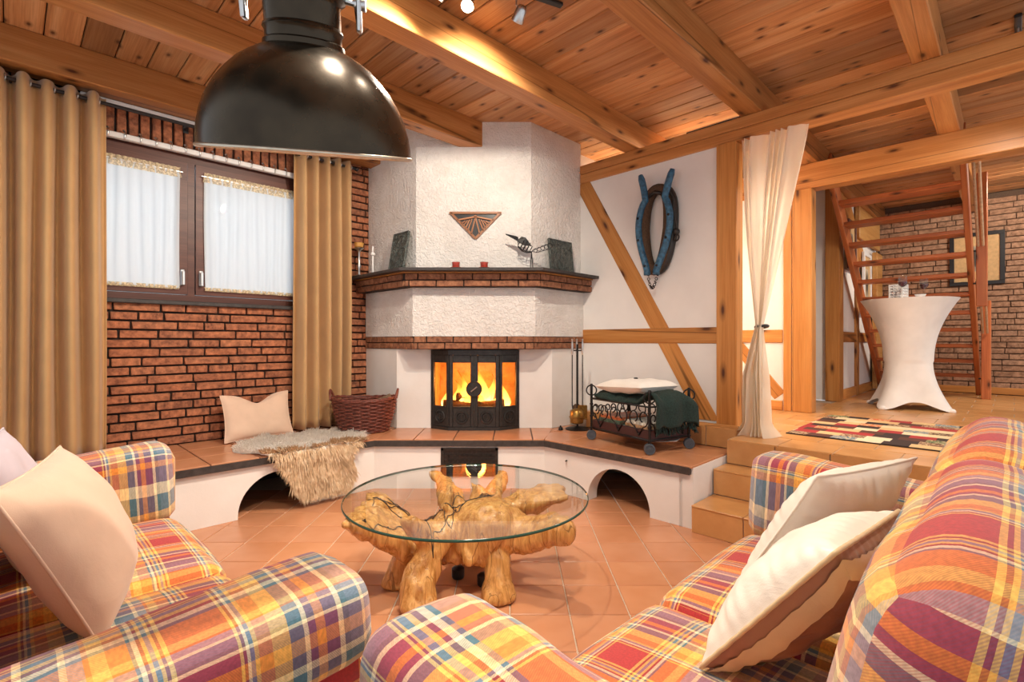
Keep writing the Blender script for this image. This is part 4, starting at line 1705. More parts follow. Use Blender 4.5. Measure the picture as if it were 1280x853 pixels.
ROD_Z = 2.955
for (a0, a1, sd, lab) in ((-0.62, 0.49, 1, 'floor-length ochre eyelet curtain behind the plaid sofa'), (1.82, 2.40, 2, 'floor-length ochre eyelet curtain beside the chimney and wicker basket')):
    t = thing('curtain', lab, 'curtain', TR(W((a0 + a1) / 2, 4.61, ZT + .02), R45), 'ochre curtains at the window')
    LM = Matrix.Translation((-(a0 + a1) / 2, -4.61, -ZT - .02))
    pit = 0.118 if sd == 1 else 0.108
    o = drape(a0, a1, 4.61, ZT + .022, 3.0, pit, .058, sd, M['curtain']).build('panel', M['curtain'], t, LM, 180)
    so = o.modifiers.new('thick', 'SOLIDIFY')
    so.thickness = .004
    x = a0 + pit * .5
    while x < a1:
        MB().ring((x, 4.61, ROD_Z), (1, .35, 0), .024, .0045, 16, 6).build('eyelet', M['steel'], t, LM)
        x += pit * .5
rod = thing('curtain_rod', 'long black metal curtain rod below the ceiling beam', 'rod', TR(W(1.0, 4.61, ROD_Z), R45))
MB().tube([(-1.6, 0, 0), (1.42, 0, 0)], .013, 12).build('pole', M['black'], rod)
for x in (-1.0, 0.0, 1.1):
    MB().tube([(x, 0, 0), (x, .07, .0), (x, .115, 0)], .008, 8).cbox(x - .02, x + .02, .108, .118, -.03, .03, .003).build('bracket', M['black'], rod)
MB().ball((1.43, 0, 0), .022).build('finial', M['black'], rod, None, 60)
# white blind box and curtain track with hooks
bx = thing('blind_box', 'slim white roller blind box under the beam over the window', 'blind', TR(W(0.95, 4.70, 3.0), R45))
MB().cbox(-.60, .35, -.015, .035, -.012, .028, .006).build('box', M['whitepaint'], bx)
MB().cbox(.35, .37, -.02, .037, -.03, .03, .003).build('end_cap', M['black'], bx)
tk = thing('curtain_track', 'white curtain track with a row of small chrome hooks over the window frame', 'track', TR(W(1.06, 4.72, 2.79), R45))
MB().cbox(-.98, .94, -.022, .028, -.03, .012, .006).build('rail', M['whitepaint'], tk)
for k in range(19):
    x = -.85 + k * .098
    MB().tube([(x, -.02, .03), (x + .004, -.032, .018), (x + .003, -.03, -.02), (x, -.024, -.03)], .0055, 6).ball((x, -.012, .034), .010).build('hook', M['steel'], tk, None, 60)

# net half-curtains on the sashes
for (a0, a1, lab) in ((0.30, 0.965, 'sheer white net curtain with lace heading on the sash behind the ochre curtain'), (1.135, 1.90, 'sheer white net curtain with lace heading on the sash nearer the chimney')):
    t = thing('net_curtain', lab, 'curtain', TR(W((a0 + a1) / 2, WB - .005, 1.665), R45), 'net curtains')
    LM = Matrix.Translation((-(a0 + a1) / 2, -(WB - .005), -1.665))
    drape(a0, a1, WB - .005, 1.675, 2.62, .075, .006, 5, M['sheer']).build('net', M['sheer'], t, LM, 180)
    drape(a0, a1, WB - .013, 2.565, 2.645, .04, .005, 9, M['lace']).build('lace_heading', M['lace'], t, LM, 180)
    drape(a0, a1, WB - .010, 1.665, 1.695, .04, .004, 7, M['lace']).build('lace_hem', M['lace'], t, LM, 180)
    MB().tube([(a0 - .02, WB - .012, 2.612), (a1 + .02, WB - .012, 2.612)], .004, 8).build('net_rod', M['steel'], t, LM)

# cream voile tied back at the post
vo = thing('voile_curtain', 'cream voile curtain tied back beside the timber post', 'curtain', TR(W(4.10, 1.36, ZU), R45))
r_ = random.Random(4)


def vfn(u, v):
    # v 0 top .. 1 bottom ; edges of the cloth along b
    zt, ztie, zb = 2.85, 1.36, ZU + .004
    z = zt + (zb - zt) * v
    if z > ztie:
        f = (zt - z) / (zt - ztie)
        L_ = 1.53 + (1.395 - 1.53) * f ** 1.6
        Rr = 1.06 + (1.345 - 1.06) * f ** 1.15
        amp = .016 * (1 - f) + .014
    else:
        f = (ztie - z) / (ztie - zb)
        e = min(1, f * 2.2)
        fl = max(0, (f - .9) / .1)
        L_ = 1.395 + (.075 * e + .07 * fl)
        Rr = 1.345 - (.02 * e + .04 * f + .06 * fl)
        amp = .02 + .04 * e + .035 * fl
    s = u * 7 + .6 * math.sin(u * 11)
    b = L_ + (Rr - L_) * u
    a_ = 4.12 - .12 * min(1, v * 1.1) + amp * math.sin(2 * math.pi * s + .8 * math.sin(v * 5)) + .012 * math.sin(v * 14 + u * 20) * (1 if z < ztie else .3)
    return (a_ - 4.10, b - 1.36, z - ZU)


MB().grid(vfn, 150, 70).build('cloth', M['voile'], vo, None, 180)
MB().ring((4.085 - 4.10, 1.37 - 1.36, 1.36 - ZU), (0.1, 0.15, 1), .043, .012, 18, 8).ball((-.055, .0, 1.365 - ZU), .016).build('tie', M['black'], vo, None, 180)

# ------------------------------------------------------------------ things on the bench
# sheepskin draped over the front edge
sk = thing('sheepskin', 'shaggy white and tan sheepskin draped over the hearth bench edge', 'sheepskin', TR(W(1.65, 4.0, ZT), R45))
SO = Vector((1.65, 4.0, ZT))


def skin_pt(u, v):
    """u across (0..1), v from the back edge over the front and down"""
    wb = [(0, .30, 1.74), (.15, .47, 1.70), (.4, .50, 1.68), (.60, .40, 1.69), (.72, .29, 1.68), (.88, .25, 1.70), (1.0, .17, 1.73)]
    for i in range(len(wb) - 1):
        if wb[i][0] <= v <= wb[i + 1][0]:
            f = (v - wb[i][0]) / (wb[i + 1][0] - wb[i][0])
            f = f * f * (3 - 2 * f)
            hw = wb[i][1] * (1 - f) + wb[i + 1][1] * f
            ca = wb[i][2] * (1 - f) + wb[i + 1][2] * f
    a_ = ca + (u - .5) * 2 * hw + .02 * math.sin(v * 17 + u * 5)
    s = v * 1.02          # length along the skin
    top = 0.66
    if s < top:
        b_, z_ = 4.45 - s, .010 + .006 * math.sin(u * 9 + v * 13)
    else:
        d = s - top
        b_ = 4.45 - top - .018 * min(1, d / .03)
        z_ = .010 - max(0, d - .01)
    return Vector((a_, b_, ZT + z_)) - SO


hide = MB().grid(lambda u, v: skin_pt(u, v), 24, 36)
ho = hide.build('hide', M['hide'], sk, None, 180)
so = ho.modifiers.new('thick', 'SOLIDIFY')
so.thickness = .006
r_ = random.Random(21)
w1, w2 = MB(), MB()
for i in range(15000):
    u, v = r_.random(), r_.random()
    p = skin_pt(u, v)
    e = .01
    du = skin_pt(min(1, u + e), v) - skin_pt(max(0, u - e), v)
    dv_ = skin_pt(u, min(1, v + e)) - skin_pt(u, max(0, v - e))
    nn = du.cross(dv_)
    if nn.length < 1e-9:
        continue
    nn.normalize()
    if nn.z < -0.2 or nn.y > .3:
        nn = -nn
    s = v * 1.02
    hang = s > .66
    Lh = r_.uniform(.045, .085)
    cl = Vector((noise.noise(p * 11), noise.noise(p * 11 + Vector((5, 3, 1))), noise.noise(p * 11 + Vector((1, 7, 2)))))
    lay = Vector(((u - .5) * .9, -.9 if not hang else -.1, 0 if not hang else -1.2))
    d = (nn * .75 + lay * .9 + cl * .9 + Vector((r_.uniform(-.3, .3), r_.uniform(-.3, .3), r_.uniform(-.2, .2)))).normalized()
    side = d.cross(nn)
    if side.length < 1e-6:
        continue
    side = side.normalized() * r_.uniform(.002, .0034)
    q0, q1, q2 = p, p + d * Lh * .55 + nn * .004, p + d * Lh + Vector((0, 0, -.010)) - nn * .006
    if not hang:
        q1.z = max(q1.z, .006)
        q2.z = max(q2.z, .006)
    (w2 if s > .60 + .08 * cl.x else w1).add([q0 - side, q0 + side, q1 + side * .8, q1 - side * .8, q2], [(0, 1, 2, 3), (3, 2, 4)])
tag(w1.build('white_fleece', M['fleece'], sk, None, 180, recalc=False), kind='stuff')
tag(w2.build('tan_fleece', M['fleece2'], sk, None, 180, recalc=False), kind='stuff')

# wicker basket with logs
BC = W(2.30, 4.22, ZT)
bk = thing('log_basket', 'dark red wicker log basket with two handles on the hearth bench', 'basket', TR(BC, 0.12))


def brad(z):
    f = z / .29
    return (.205 + .075 * f + .01 * math.sin(f * 3), .15 + .05 * f)


nst = 22
# woven rods: each course alternates in and out of the stakes
mbk = MB()
nrow = 18
for k in range(nrow):
    z = .014 + k * .0158
    rx, ry = brad(z)
    pts = []
    for q in range(90):
        an = 2 * math.pi * q / 90
        o_ = .008 * math.cos(an * nst / 2 + (k % 2) * math.pi)
        pts.append(((rx + o_) * math.cos(an), (ry + o_) * math.sin(an), z))
    mbk.tube(pts, .0088, 6, True)
tag(mbk.build('weave', M['wicker'], bk, None, 180), kind='stuff')
stk = MB()
for q in range(nst):
    an = 2 * math.pi * (q + .5) / nst
    stk.tube([(brad(z)[0] * math.cos(an), brad(z)[1] * math.sin(an), z) for z in (.0, .1, .2, .30)], .005, 5)
tag(stk.build('stakes', M['wicker'], bk), kind='stuff')
MB().lathe([(.001, .004), (.20, .004), (.20, .014), (.001, .014)], 30, Matrix.Diagonal((1, .73, 1, 1))).build('bottom', M['wicker'], bk)
for off in (0, .016):
    rx, ry = brad(.30)
    rim_pts = [((rx + .004) * math.cos(2 * math.pi * q / 72), (ry + .004) * math.sin(2 * math.pi * q / 72), .300 + off * .6 + .010 * math.cos(4 * math.pi * q / 72) + .003 * math.sin(q * 2 + off * 200)) for q in range(72)]
    MB().tube(rim_pts, .010, 7, True).build('rim_braid', M['wicker'], bk, None, 180)
for s_ in (-1, 1):
    rx = brad(.30)[0]
    for w in (0, .012):
        pts = [(s_ * (rx + .0 + .02 * math.sin(math.pi * t_ / 10)), -.075 + .15 * t_ / 10 + w * .3, .295 + .085 * math.sin(math.pi * t_ / 10) + w * .4) for t_ in range(11)]
        MB().tube(pts, .010, 7).build('handle', M['wicker'], bk, None, 180)
for i, (p, rz, ry, L, r) in enumerate((((-.03, -.03, .09), .1, -.05, .32, .05), ((.10, -.02, .255), .25, -.35, .32, .036), ((-.09, -.05, .215), -.2, .06, .24, .04), ((.0, .09, .12), .05, .0, .30, .038))):
    o = log_mesh(L, r, 30 + i, None).build('firewood_log', M['bark'], None, TR(BC + Vector(p), rz + .12, 0, ry), 60)
    tag(o, 'rough split log poking above the wicker basket rim' if i == 1 else 'rough firewood log lying inside the wicker basket', 'log', None if i == 1 else 'logs in the basket')

# ------------------------------------------------------------------ mantel pieces
ZM = 1.893


def relief(name, label, c, ang, lean, w, h):
    t = thing(name, label, 'plaque', TR(c, ang) @ Matrix.Rotation(lean, 4, 'X'))
    MB().cbox(-w / 2, w / 2, 0, .022, 0, h, .004).build('plate', M['relief'], t)
    # raised carved strokes over the face
    r_ = random.Random(int(w * 1000) + int(h * 777))
    for i in range(46):
        x, z = r_.uniform(-w / 2 + .02, w / 2 - .02), r_.uniform(.02, h - .02)
        an = r_.choice((.3, 1.2, 1.6, 2.2)) + r_.uniform(-.3, .3)
        l = r_.uniform(.015, .035)
        bend = r_.uniform(-.012, .012)
        pts = []
        for q in range(5):
            f = q / 4 - .5
            px = x + math.cos(an) * l * f * 2 - math.sin(an) * bend * (1 - 4 * f * f)
            pz = z + math.sin(an) * l * f * 2 + math.cos(an) * bend * (1 - 4 * f * f)
            pts.append((max(-w / 2 + .006, min(w / 2 - .006, px)), -.001, max(.006, min(h - .006, pz))))
        if i == 0:
            acc = MB()
        acc.tube(pts, .005, 5)
    tag(acc.build('carving', M['relief'], t, None, 180), kind='stuff')
    fr = MB()
    fr.cbox(-w / 2, w / 2, -.006, .004, 0, .010, .002).cbox(-w / 2, w / 2, -.006, .004, h - .010, h, .002)
    fr.cbox(-w / 2, -w / 2 + .010, -.006, .004, .01, h - .01, .002).cbox(w / 2 - .010, w / 2, -.006, .004, .01, h - .01, .002)
    fr.build('border', M['relief'], t)
    return t


relief('relief_plaque', 'dark embossed metal plaque leaning on the chimney side that faces the window', W(2.515, 4.04, ZM), R45 - math.pi / 2, -.17, 0.25, 0.375)
relief('relief_plaque', 'dark embossed metal plaque leaning on the chimney side by the timber wall', W(3.735, 3.045, ZM), R45, -.10, 0.34, 0.325)

# red tea-light cups with saucers
for i, (x, lab) in enumerate(((-.50, 'small red cup on a red saucer on the mantel, under the ornament'), (-.248, 'small red cup on a red saucer on the mantel, nearer the metal bird'))):
    t = thing('red_cup', lab, 'cup', Matrix.Translation((x, 4.47, ZM)), 'red cups on the mantel')
    MB().lathe([(.02, 0), (.03, .003), (.052, .010), (.05, .013), (.02, .008)], 24).build('saucer', M['red'], t, None, 50)
    MB().lathe([(.024, .009), (.032, .016), (.034, .045), (.037, .058), (.034, .058), (.03, .045), (.028, .02)], 24).build('cup', M['red'], t, None, 50)

# wire bird
bd = thing('bird_sculpture', 'wire and sheet-metal bird with curled tail on the mantel', 'sculpture', Matrix.Translation((0.175, 4.475, ZM)))
for x in (-.012, .012):
    MB().tube([(x, 0, 0), (x * .4, 0, .09), (0, 0, .15)], .004, 6).build('leg', M['blackiron'], bd)
MB().lathe([(.0, 0), (.03, 0), (.03, .006), (0, .006)], 16).build('foot', M['blackiron'], bd)
body = MB()
for k in range(5):
    f = k / 4
    w = .045 * math.sin(math.pi * (.15 + .7 * f))
    body.ring((-.105 + .10 * f, 0, .24 - .06 * f), (1, 0, -.55), max(.022, w * 1.1), .003, 18, 5)
for sy in (-.038, 0, .038):
    body.tube([(-.125, sy * .5, .265), (-.12, sy, .20), (-.085, sy, .165), (-.04, sy, .15), (.0, sy * .6, .152), (.012, 0, .17)], .003, 5)
tag(body.build('wire_body', M['blackiron'], bd, None, 180), 'bent wire cage body')
MB().hull([(-.13, -.02, .25), (-.13, .02, .25), (-.055, -.03, .275), (-.055, .03, .275), (.0, -.015, .205), (.0, .015, .205), (-.07, -.028, .215), (-.07, .028, .215), (-.09, 0, .29)]).build('wing', M['iron'], bd)
MB().hull([(-.235, 0, .315), (-.23, 0, .305), (-.12, -.018, .28), (-.12, .018, .28), (-.115, -.014, .245), (-.115, .014, .245), (-.14, 0, .295)]).build('beak', M['blackiron'], bd)
tail = MB()
for sz in (-1, 1):
    tail.tube([(.005, 0, .16 + sz * .005), (.05, 0, .165 + sz * .018), (.11, 0, .185 + sz * .02), (.17, 0, .205 + sz * .026)], .003, 5)
for k in range(5):
    tail.ring((.035 + k * .032, 0, .165 + k * .011), (0, 1, 0), .016 + .0015 * k, .0025, 14, 5)
tail.build('tail', M['blackiron'], bd, None, 180)

# slatted triangular wall ornament
tr = thing('wall_ornament', 'triangular slatted wooden ornament hung on the chimney breast', 'ornament', Matrix.Translation((-0.334, 4.598, 2.18)))
TW, TH = 0.477, 0.252
MB().prism([(-TW / 2 + .02, TH - .012), (0, .016), (TW / 2 - .02, TH - .012)], 0, .006, Matrix(((1, 0, 0, 0), (0, 0, -1, 0), (0, 1, 0, 0), (0, 0, 0, 1)))).build('backing', M['black'], tr)


def bar(p, q, w, nm='slat'):
    p, q = Vector((p[0], -.013, p[1])), Vector((q[0], -.013, q[1]))
    return beam(nm, p, q, .014, w, M['copperwood'], tr, c=.002)


bar((-TW / 2, TH - .010), (TW / 2, TH - .010), .02, 'frame_side')
bar((-TW / 2 + .012, TH - .01), (0, .008), .022, 'frame_side')
bar((TW / 2 - .012, TH - .01), (0, .008), .022, 'frame_side')
for s_ in (-1, 1):
    bar((0, TH - .045), (s_ * .17, TH - .078), .014)
    bar((0, TH - .055), (s_ * .04, .045), .014)
    for k in range(4):
        f = (k + 1) / 5
        bar((s_ * (.012 + .10 * f), TH - .062 - .028 * f), (s_ * (.052 + .10 * f * 1.02), .050 + .115 * f), .011)
MB().lathe([(.014, 0), (.014, .014)], 16, Matrix.Translation((0, -.006, TH - .045)) @ Matrix.Rotation(math.pi / 2, 4, 'X')).build('boss', M['copperwood'], tr)

# candle holders at the brick end of the mantel
ch_ = thing('candle_holder', 'tall pewter candle holder with amber glass cup at the mantel end', 'candle holder', Matrix.Translation(W(2.45, 4.60, ZM)))
MB().lathe([(.045, 0), (.04, .008), (.012, .02), (.010, .07), (.022, .10), (.012, .13), (.010, .24), (.02, .26), (.045, .275), (.048, .28), (.01, .282)], 20).build('stem', M['steel'], ch_, None, 40)
MB().lathe([(.02, .281), (.04, .29), (.048, .33), (.045, .33), (.037, .295), (.018, .286)], 20).build('glass_cup', plain('amber_glass', (.65, .33, .08), .2), ch_, None, 50)
cs = thing('candlestick', 'slim white candlestick with a small spiked top on the mantel', 'candle holder', Matrix.Translation(W(2.50, 4.42, ZM)))
MB().lathe([(.03, 0), (.028, .008), (.009, .014), (.009, .185), (.024, .195), (.024, .215), (.012, .22)], 16).build('stem', M['white'], cs, None, 40)
MB().lathe([(.010, .218), (.009, .28), (.001, .285)], 12).build('candle', M['white'], cs, None, 40)
# ------------------------------------------------------------------ iron rack on wheels
RK = W(3.30, 1.88, ZT)
ryaw = math.atan2((W(3.47, 2.53) - W(3.30, 1.88)).y, (W(3.47, 2.53) - W(3.30, 1.88)).x)
# x along the long side (towards the chimney), y towards the camera side is negative
RKM = TR(RK, ryaw)
rk = thing('iron_log_rack', 'wrought-iron log rack on four small wheels holding magazines', 'rack', RKM)
RL, RD = 0.66, -0.42      # depth goes to local -y (away from the room centre)


def rp(x, y, z):
    return Vector((x * RL, y * RD, z))


for cx in (0, 1):
    for cy in (0, 1):
        p = MB()
        base = rp(cx, cy, 0)
        p.tube([base + Vector((0, 0, .055)), base + Vector((0, 0, .37))], .011, 8)
        for zz_ in (.10, .20, .30):
            p.lathe([(.014, -.006), (.016, 0), (.014, .006)], 10, Matrix.Translation(base + Vector((0, 0, zz_))))
        p.ring(base + Vector((0, 0, .415)), (-1, 1, 0), .042, .006, 20, 6)
        p.cbox(base.x - .009, base.x + .009, base.y - .009, base.y + .009, .37, .47, .003)
        p.build('corner_post', M['blackiron'], rk, None, 40)
        w_ = MB()
        wax = Vector((-.75, .65, 0)).normalized()
        wq = wax.to_track_quat('Z', 'Y').to_matrix().to_4x4()
        for off in (-.017, .017):
            w_.lathe([(.008, -.010), (.013, -.010), (.013, -.006), (.028, -.006), (.030, -.010), (.037, -.010), (.04, -.006), (.04, .006), (.037, .010), (.030, .010), (.028, .006), (.013, .006), (.013, .010), (.008, .010)], 22, Matrix.Translation(base + Vector((0, 0, .04)) + wax * off) @ wq)
        w_.tube([base + Vector((0, 0, .04)) - wax * .03, base + Vector((0, 0, .04)) + wax * .03], .007, 8)
        tag(w_.build('caster', M['wheel'], rk, None, 40), 'small blue-grey twin wheel')


def side_frame(p, q, nm):
    f = MB()
    for zz_ in (.10, .345):
        f.tube([p + Vector((0, 0, zz_)), q + Vector((0, 0, zz_))], .007, 8)
    d = q - p
    n_ = 3
    for k in range(n_):
        c = p + d * (k + .5) / n_
        w = d.length / n_ * .46
        dx = d.normalized()
        for s_ in (-1, 1):
            pts = []
            for i in range(22):
                t_ = i / 21
                # heart-like scroll: out from the bottom, curl in at the top
                an = math.pi * 1.9 * t_ - math.pi * .5
                rr = w * (.62 - .34 * t_)
                pts.append(c + dx * s_ * (w * .45 + rr * math.cos(an) * .9) + Vector((0, 0, .255 + rr * math.sin(an) * 1.05 + .0)))
            pts.insert(0, c + Vector((0, 0, .125)))
            f.tube(pts, .0055, 6)
        f.lathe([(.001, -.014), (.012, 0), (.001, .014)], 8, Matrix.Translation(c + Vector((0, 0, .13))))
    return f.build(nm, M['blackiron'], rk, None, 180)


side_frame(rp(0, 0, 0), rp(1, 0, 0), 'scroll_panel')
side_frame(rp(0, 1, 0), rp(1, 1, 0), 'scroll_panel')
side_frame(rp(0, 0, 0), rp(0, 1, 0), 'scroll_panel')
side_frame(rp(1, 0, 0), rp(1, 1, 0), 'scroll_panel')
tray = MB()
tray.box(.015, RL - .015, RD + .012, -.012, .085, .10)
tray.cbox(.012, RL - .012, -.016, -.004, .085, .17, .002).cbox(.012, RL - .012, RD + .004, RD + .016, .085, .17, .002)
tray.cbox(.004, .016, RD + .01, -.01, .085, .17, .002).cbox(RL - .016, RL - .004, RD + .01, -.01, .085, .17, .002)
tag(tray.build('tray', M['crate'], rk), 'dark red-brown tray')
# magazines lying in the rack
mags = [('white-covered', (.74, .70, .64)), ('bright red', (.55, .06, .045)), ('navy blue', (.10, .14, .24)), ('pale grey', (.60, .60, .58)),
        ('tan-covered', (.55, .33, .18)), ('dark green', (.12, .17, .12)), ('cream-covered', (.78, .72, .58)), ('orange-red', (.66, .17, .06))]
r_ = random.Random(6)
zs = [.102, .102]
for i, (cn, cc) in enumerate(mags):
    th = r_.uniform(.024, .036)
    mt = plain('magazine_print', cc, .4, nscale=38, var=.55)
    w, d = r_.uniform(.24, .27), r_.uniform(.30, .33)
    k = i % 2
    o = MB().cbox(-w / 2, w / 2, -d / 2, d / 2, 0, th - .001, .002).build('magazine', mt, None, RKM @ TR((RL * (.27, .73)[k], RD / 2, zs[k]), r_.uniform(-.04, .04)))
    tag(o, cn + ' magazine lying in the iron log rack under the green blanket', 'magazine', 'magazines in the iron rack')
    zs[k] += th
# leaflet standing on the hearth below
o = MB().cbox(-.10, .10, -.07, .07, 0, .004, .001).build('leaflet', M['paper'], None, RKM @ TR((.10, RD * .65, .06), .5, 0, .12))
tag(o, 'white folded leaflet tucked under the iron rack tray', 'leaflet')
# green blanket hanging over the end of the rack
bl = thing('green_blanket', 'dark green wool blanket with fringe folded over the iron rack', 'blanket', RKM @ Matrix.Translation((RL * .5, RD * .5, .30)))


def blk(u, v):
    # v along the rack from the chimney end to the hanging end at x<0
    x = RL * .96 - v * 0.80
    sag = .0
    y = (u - .5) * .40
    z = .052 + .018 * math.sin(u * 9 + v * 6) + .030 * math.sin(math.pi * u) + .03 * noise.noise(Vector((u * 5, v * 7, 3))) + .045 * math.exp(-((v - .78) / .13) ** 2)
    xe = -.035
    if x < xe + .05:
        d = (xe + .05 - x)
        ang = min(1.0, d / .12)
        z2 = z - (d * .95) * ang
        x2 = xe + .05 - min(d, .07) - .015 * math.sin(u * 14)
        return (x2 - RL * .5, y * (1 + .1 * ang), z2)
    return (x - RL * .5, y, z)


bo = MB().grid(blk, 30, 60).build('cloth', M['greenwool'], bl, None, 180)
sd = bo.modifiers.new('thick', 'SOLIDIFY')
sd.thickness = .026
sd.offset = 1
fr = MB()
for i in range(90):
    u = r_.random()
    p = Vector(blk(u, 1.0))
    fr.tube([p, p + Vector((r_.uniform(-.01, .01), r_.uniform(-.01, .01), -.03)), p + Vector((r_.uniform(-.02, .01), r_.uniform(-.02, .02), -.055))], [.004, .004, .002], 4)
tag(fr.build('fringe', M['greenwool'], bl), kind='stuff')
# white cushion on the blanket
wc = thing('seat_cushion', 'white tufted cushion lying on the green blanket', 'cushion', RKM @ Matrix.Translation((RL * .53, RD * .5, .415)) @ Matrix.Rotation(.05, 4, 'Y'))


def wfn(side):
    def fn(u, v):
        x, y = 2 * u - 1, 2 * v - 1
        f = max(0, (1 - x ** 4) * (1 - y ** 4)) ** .5
        return (x * .26 * (1 - .05 * (1 - y * y)), y * .21 * (1 - .05 * (1 - x * x)), side * (.058 * f + .004 * math.sin(9 * x + 5 * y) * f) + .05)
    return fn


MB().grid(wfn(1), 22, 22).grid(wfn(-1), 22, 22).build('cover', M['whitecotton'], wc, None, 180)
MB().lathe([(.001, .012), (.014, .010), (.018, .004), (.018, 0)], 14, Matrix.Translation((-.0, 0, .108))).build('tuft_button', M['black'], wc)

# ------------------------------------------------------------------ fireside tools
FT = W(3.77, 2.90, ZT)
ft = thing('fireside_tool_set', 'black fireside tool stand with brush, shovel and brass-trimmed holder', 'fire tools', Matrix.Translation(FT))
MB().lathe([(.11, 0), (.115, .006), (.10, .014), (.03, .022), (.012, .03)], 30).build('base', M['blackiron'], ft, None, 40)
MB().tube([(0, 0, .02), (0, 0, .80)], .009, 10).build('pole', M['blackiron'], ft)
MB().tube([(-.05, 0, .74), (.05, 0, .74)], .006, 8).tube([(0, -.05, .74), (0, .05, .74)], .006, 8).build('hook_bar', M['blackiron'], ft)
for i, (x, y) in enumerate(((-.05, -.01), (.045, -.02), (.0, .05))):
    tl = MB().tube([(x, y, .22), (x, y, .74)], .005, 8).build('tool_rod', M['blackiron'], ft)
    MB().lathe([(.006, .70), (.011, .72), (.010, .80), (.006, .835), (.010, .845), (.001, .852)], 12, Matrix.Translation((x, y, 0))).build('handle', M['steel'], tl, None, 40)
    if i == 0:
        MB().tube([(x - .0, y, .23), (x + .004, y - .01, .19), (x + .02, y - .02, .175)], .005, 8).build('poker_tip', M['blackiron'], tl)
    elif i == 1:
        MB().cbox(x - .045, x + .045, y - .008, y + .008, .10, .23, .006).cbox(x - .045, x + .045, y - .03, y, .10, .108, .003).build('shovel', M['brass'], tl)
    else:
        MB().lathe([(.02, .23), (.04, .21), (.05, .10), (.052, .09)], 16, Matrix.Translation((x, y, 0))).build('brush', M['burlap'], tl, None, 40)
bh = MB().lathe([(.05, .06), (.062, .07), (.066, .12), (.062, .17), (.045, .19), (.02, .20)], 20, Matrix.Translation((-.01, -.03, 0)))
bh.ring((-.01, -.03, .12), (0, 0, 1), .067, .006, 24, 6)
bh.build('holder', M['brass'], ft, None, 40)
sb = thing('match_pot', 'tiny black iron pot on the hearth beside the tool stand', 'pot', Matrix.Translation((0.452, 4.665, ZT)))
MB().lathe([(.018, 0), (.022, .004), (.020, .022), (.012, .03)], 14).build('pot', M['blackiron'], sb, None, 40)
MB().ball((0, 0, .036), .009).build('lid_knob', M['blackiron'], sb, None, 60)

# small wooden handled cup on the curb
cw_ = thing('wooden_cup', 'small brown wooden cup with ring handles on the tiled curb', 'cup', Matrix.Translation(W(4.02, 2.03, 0.577)))
MB().lathe([(.03, 0), (.034, .01), (.032, .08), (.034, .10), (.028, .10), (.026, .02)], 16).build('cup', M['copperwood'], cw_, None, 40)
for s_ in (-1, 1):
    MB().ring((s_ * .036, 0, .035), (0, 1, 0), .026, .005, 16, 6).build('ring_handle', M['blackiron'], cw_)

# ------------------------------------------------------------------ horse collar on the wall
HC = Vector((WA - .001, 2.245, 2.26))
hc = thing('horse_collar', 'old horse collar with blue hames and a hanging chain on the wall', 'horse collar', ROOM @ Matrix.Translation(HC) @ Matrix.Rotation(-math.pi / 2, 4, 'Z') @ Matrix.Rotation(0.05, 4, 'Y'))
# local: x to the right of the viewer (towards -b), y into the wall, z up
pad = []
for q in range(40):
    an = 2 * math.pi * q / 40
    w = .135 + .02 * math.cos(an * 2)
    x = math.sin(an) * w * (1 - .32 * max(0, -math.cos(an)) ** 1)
    pad.append((x, -.06, math.cos(an) * .36 - .02))
MB().tube(pad, .046, 10, True).build('padding', M['burlap'], hc, None, 180)
pad2 = [(x * 1.2 + .02, -.035, z * 1.02) for x, y, z in pad]
MB().tube(pad2, .036, 10, True).build('leather_ring', M['leather'], hc, None, 180)
for s_ in (-1, 1):
    pts, rs = [], []
    for q in range(24):
        t_ = q / 23
        z = .475 - .90 * t_
        if z > .24:
            x = .085 + .06 * ((z - .24) / .235) ** 1.3
        else:
            f = (.24 - z) / .665
            x = .085 + .075 * math.sin(math.pi * min(1, f * 1.08) ** .8) - .052 * f
        pts.append((s_ * x + (.01 if s_ > 0 else -.01), -.105, z))
        rs.append(.030 if t_ > .02 else .02)
    hm = MB().tube(pts, rs, 10).build('hame', M['bluepaint'], hc, None, 180)
    for (z, dx) in ((.09, .02), (-.13, .02), (-.33, .01)):
        k = min(range(24), key=lambda i_: abs(pts[i_][2] - z))
        c = Vector(pts[k])
        MB().ring(c + Vector((0, -.012, 0)), (.2, 1, .3), .018, .005, 14, 6).ball(c + Vector((0, -.026, 0)), .012).build('fitting', M['blackiron'], hm, None, 60)
strap = [(.05, -.10, .28), (.12, -.09, .30), (.165, -.075, .22), (.16, -.07, .12), (.19, -.07, .0), (.215, -.08, -.08), (.18, -.07, -.12)]
MB().tube(strap, .016, 8, sq=.5).build('strap', M['leather'], hc, None, 180)
MB().tube([(-.06, -.10, .27), (0, -.11, .30), (.06, -.10, .28)], .017, 8).build('top_strap', M['leather'], hc, None, 180)
MB().ring((.20, -.075, -.11), (.3, 1, 0), .03, .007, 18, 6).ball((.20, -.075, -.06), .03, None, 8).build('buckle', M['leather'], hc, None, 180)
links = MB()
npt = 13
for k in range(npt):
    f = k / (npt - 1)
    x = -.045 + .09 * f
    z = -.425 - .115 * (1 - (2 * f - 1) ** 2)
    links.ring((x + .01, -.105, z), ((1, 0, .6), (.1, 1, .2))[k % 2], .0125, .0032, 12, 5)
links.build('chain', M['blackiron'], hc, None, 180)
# ------------------------------------------------------------------ hall: stair, bar table, rug
st = thing('open_stair', 'steep open wooden stair with red-brown treads against the brick wall', 'stair', TR(W(8.6, 0.9, ZU), R45))
SA0, SZ0, SA1, SZ1 = 9.15, ZU, 6.05, 3.16
SBL, SBR = 1.38, 0.33


def sl(p):
    return Vector(p) - Vector((8.6, 0.9, ZU))


